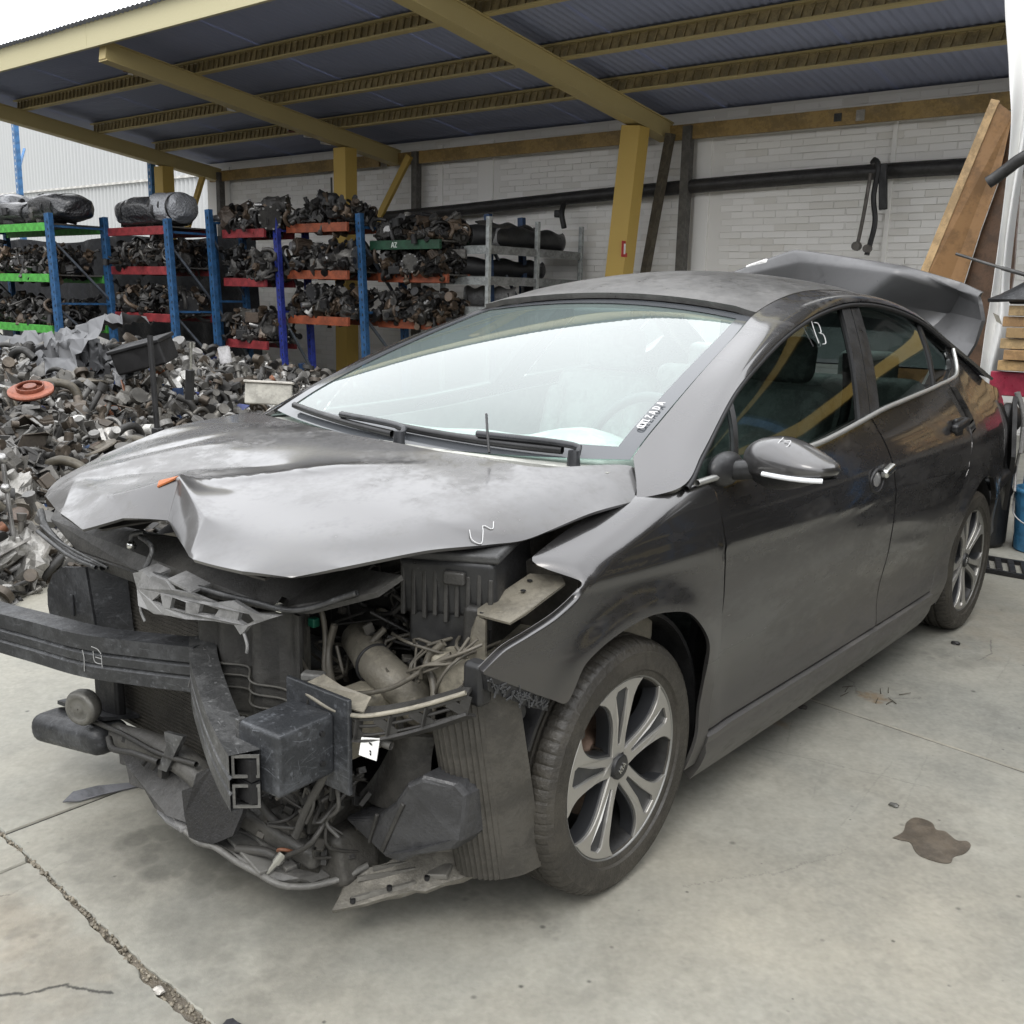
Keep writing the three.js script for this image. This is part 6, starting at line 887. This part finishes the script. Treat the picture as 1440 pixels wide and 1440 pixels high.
{ // pieces that can be told apart on the heap
  const r = rng(606), on = (x, z, dy = 0) => [x, heapH(x, z) + dy, z];
  const discG = (R, h = .05) => lathe([[.03, 0], [.07, 0], [.075, h], [R * .55, h], [R * .57, h * .55], [R, h * .55], [R, h * .15], [R * .6, h * .15], [R * .55, -.005], [.03, -.005]], 40);
  const put = (name, label, cat, mats, pos, rot, group, build) => { const t = thing(name, label, cat, pos, 0, group); t.rotation.set(...rot); build(t, mats); return t; };
  put('brake_disc', 'large rust-red brake disc lying flat on the scrap heap at left', 'brake disc', 0, [-3.62, .80, -.75], [.25, 0, 1.35], null, t => { new B().add(discG(.12)).build('rotor', M(.30, .10, .06, .8, .2, { bump: .002 }), t); new B().rod([.0, 0, 0], [.05, 0, 0], .04, .035, 18).build('hub_bell', M(.22, .07, .04, .8, .2), t); });
  const proto = put('brake_disc', 'grey worn brake disc in the heap just right of the tie rod', 'brake disc', 0, on(-3.0, -.35, .05), [.4, .3, 1.1], 'grey brake discs in the scrap heap', t => { new B().add(discG(.14)).build('rotor', M(.16, .145, .12, .6, .5, { bump: .001 }), t); new B().rod([0, 0, 0], [.05, 0, 0], .06, .05, 18).build('hub_bell', M(.13, .10, .08, .7, .3), t); });
  for (const [x, z, a, b, where] of [[-3.35, -.15, 1.3, .4, 'below the rust-red disc at the left edge'], [-3.9, -1.25, .9, 1, 'just above and right of the rust-red disc'], [-4.6, -1.1, 1.3, 2, 'left of and above the rust-red disc'], [-3.2, -.75, .5, 1.2, 'beside the outline of the far hood edge'], [-5.2, -1.9, 1.2, .2, 'below the smaller silver heat shield'], [-2.85, .05, 1.0, .7, 'at the foot of the heap'], [-4.3, -2.2, .8, 1.5, 'right of the thin upright post']]) { const o = proto.clone(); o.name = numbered('brake_disc'); o.position.set(...on(x, z, .05)); o.rotation.set(b, a * 2, a); o.userData = { label: `grey worn brake disc in the heap ${where}`, category: 'brake disc', group: 'grey brake discs in the scrap heap' }; scene.add(o); }
  const arcP = put('drive_belt', 'loop of thick brown rubber belt right of the rust-red disc', 'rubber belt', 0, on(-3.5, -.85, -.02), [.1, .5, .1], 'thick rubber belts in the scrap heap', t => { new B().tube([[-.17, 0, 0], [-.14, .1, .01], [0, .16, 0], [.14, .1, 0], [.17, 0, .02]], .028, 30, 10).build('belt', M(.085, .075, .055, .8), t); });
  for (const [x, z, a, s, where] of [[-3.0, -.15, 1.5, .8, 'low on the heap left of the hood corner'], [-3.9, -1.55, .2, 1.2, 'beside the thin upright post'], [-2.75, .0, 2.2, .8, 'at the very foot of the heap'], [-3.3, -1.05, 2.6, 1, 'touching the outline of the hood'], [-4.9, -1.5, .9, 1.1, 'high above the rust-red disc']]) { const o = arcP.clone(); o.name = numbered('drive_belt'); o.position.set(...on(x, z, -.02)); o.rotation.set(.2, a, a * .2); o.scale.setScalar(s); o.userData = { label: `loop of thick brown rubber belt ${where}`, category: 'rubber belt', group: 'thick rubber belts in the scrap heap' }; scene.add(o); }
  const rodP = put('steel_post', 'thin black steel post standing upright in the scrap heap', 'post', 0, [-3.6, .45, -1.5], [0, 0, .02], null, t => { new B().rod([0, 0, 0], [-.02, .66, 0], .018, .018, 8).build('shaft', MAT.dark, t); new B().box(0, .05, 0, .07, .1, .05, .01).build('foot', MAT.dark, t); });
  put('shock_absorber', 'dark shock absorber sticking up from the scrap heap', 'shock absorber', 0, [-4.02, .66, -2.0], [0, 0, -.12], null, t => { new B().rod([0, 0, 0], [0, .2, 0], .03, .03, 12).build('tube', MAT.dark, t); new B().rod([0, .2, 0], [0, .36, 0], .012, .012, 8).rod([0, .35, 0], [0, .39, 0], .03, .03, 10).build('rod', MAT.chrome, t); });
  put('tie_rod', 'long bright tie rod hanging down the front of the heap', 'tie rod', 0, [-2.72, .16, -.20], [0, .3, .08], null, t => { new B().rod([0, 0, 0], [0, .42, 0], .011, .011, 8).build('rod', MAT.metal, t); new B().add(new THREE.SphereGeometry(.026, 12, 10), [0, .44, 0]).add(new THREE.SphereGeometry(.024, 12, 10), [0, .30, .005]).build('ball_joint', MAT.metal, t); });
  // crumpled silver sheets
  const crump = (name, label, cat, c, sx, sy, seed, mat, rot) => { const q = rng(seed), nx = 28, ny = 20, h = []; for (let i = 0; i <= nx * ny + nx + ny + 1; i++) h.push([(q() - .5), q() - .5, q() - .5]); const t = thing(name, label, cat, c); t.rotation.set(...rot); const g = gridGeo(nx, ny, (u, v) => { const i = Math.round(v * ny) * (nx + 1) + Math.round(u * nx), e = h[i]; return [(u - .5) * sx + e[0] * .06, .16 * Math.sin(u * 5 + seed) * Math.sin(v * 4) + e[1] * .12, (v - .5) * sy + e[2] * .06]; }); part('foil', g, mat, t); new B().box(.1 * sx, .03, 0, .12, .05, .1, .01).build('bracket', MAT.dark, t); };
  crump('crumpled_heat_shield', 'big crumpled silver heat shield on top of the heap at left', 'heat shield', [-6.35, .84, -1.95], 1.9, 1.2, 3, M(.13, .132, .137, .5, .4, { tex: 0 }), [.35, .3, 0]);
  crump('crumpled_heat_shield', 'smaller crumpled silver heat shield right of the big one', 'heat shield', [-5.45, .70, -2.0], .65, .6, 8, M(.15, .152, .157, .5, .4, { tex: 0 }), [.7, -.2, -.4]);
  put('black_crate', 'black plastic crate tipped on the scrap heap below the racks', 'crate', 0, [-5.0, .80, -2.3], [.2, .6, .15], null, t => { new B().box(0, .1, 0, .4, .18, .26, .02).build('shell', MAT.dark, t); new B().box(0, .19, 0, .43, .03, .29, .01).build('rim', MAT.black, t); });
  put('cream_board', 'cream white panel leaning by the far windscreen corner', 'panel', 0, [-1.52, .92, -.78], [-.2, .7, .1], null, t => { new B().box(0, .04, 0, .20, .09, .02, .006).build('panel', M(.42, .41, .37, .6), t); new B().box(.0, .09, .0, .21, .01, .04, .003).build('flange', M(.5, .48, .44, .6), t); });
  const cast = (x, z, s, rot, label) => put('aluminium_casting', label, 'casting', 0, on(x, z, .02), rot, null, t => { new B().add(lump(Math.round(-x * 37), .10 * s, .05 * s, .14 * s)).rod([.05 * s, .02, .05 * s], [.06 * s, .09 * s, .05 * s], .03 * s, .03 * s, 12).build('body', M(.32, .315, .30, .5, .4, { bump: .002 }), t); new B().plate([[-.12 * s, 0, -.14 * s], [.1 * s, 0, -.16 * s], [.13 * s, 0, .1 * s], [-.1 * s, 0, .15 * s]], .012).build('flange', M(.38, .37, .355, .5, .4), t); });
  cast(-2.68, -.05, 1.2, [.2, .4, .5], 'pale ribbed casting at the very foot of the heap'); cast(-2.75, -.25, 1.3, [.8, 1.2, .2], 'pale triangular casting just above the foot of the heap'); cast(-2.95, .15, 1.2, [.3, 2, .3], 'pale casting at the left photo edge low on the heap'); cast(-3.1, -.1, 1, [.9, .2, .4], 'bright casting midway up the left of the heap'); cast(-2.9, -.5, 1.1, [.1, .8, .9], 'bright casting beside the hood corner'); cast(-3.3, -.45, .9, [.6, 2.2, .1], 'bright casting below the rust-red disc');
  put('white_cylinder', 'small white cylinder on the heap under the royal-blue frame', 'cylinder', 0, [-5.9, .74, -3.6], [.1, 0, .1], null, t => { new B().rod([0, 0, 0], [0, .14, 0], .055, .055, 18).build('can', M(.6, .6, .62, .5), t); new B().rod([0, .14, 0], [0, .15, 0], .045, .045, 18).build('lid', M(.4, .4, .4, .5), t); });
  put('concrete_kerb', 'low pale concrete kerb at the foot of the heap', 'kerb', 0, [-2.62, 0, .12], [0, -.55, 0], null, t => { for (let i = 0; i < 3; i++) new B().box(-.9 + i * .62, .03, 0, .61, .06, .12, .01).build('kerb_block', M(.40, .39, .35, .9, 0, { bump: .003 }), t); });
}
renderer.render(scene, camera);
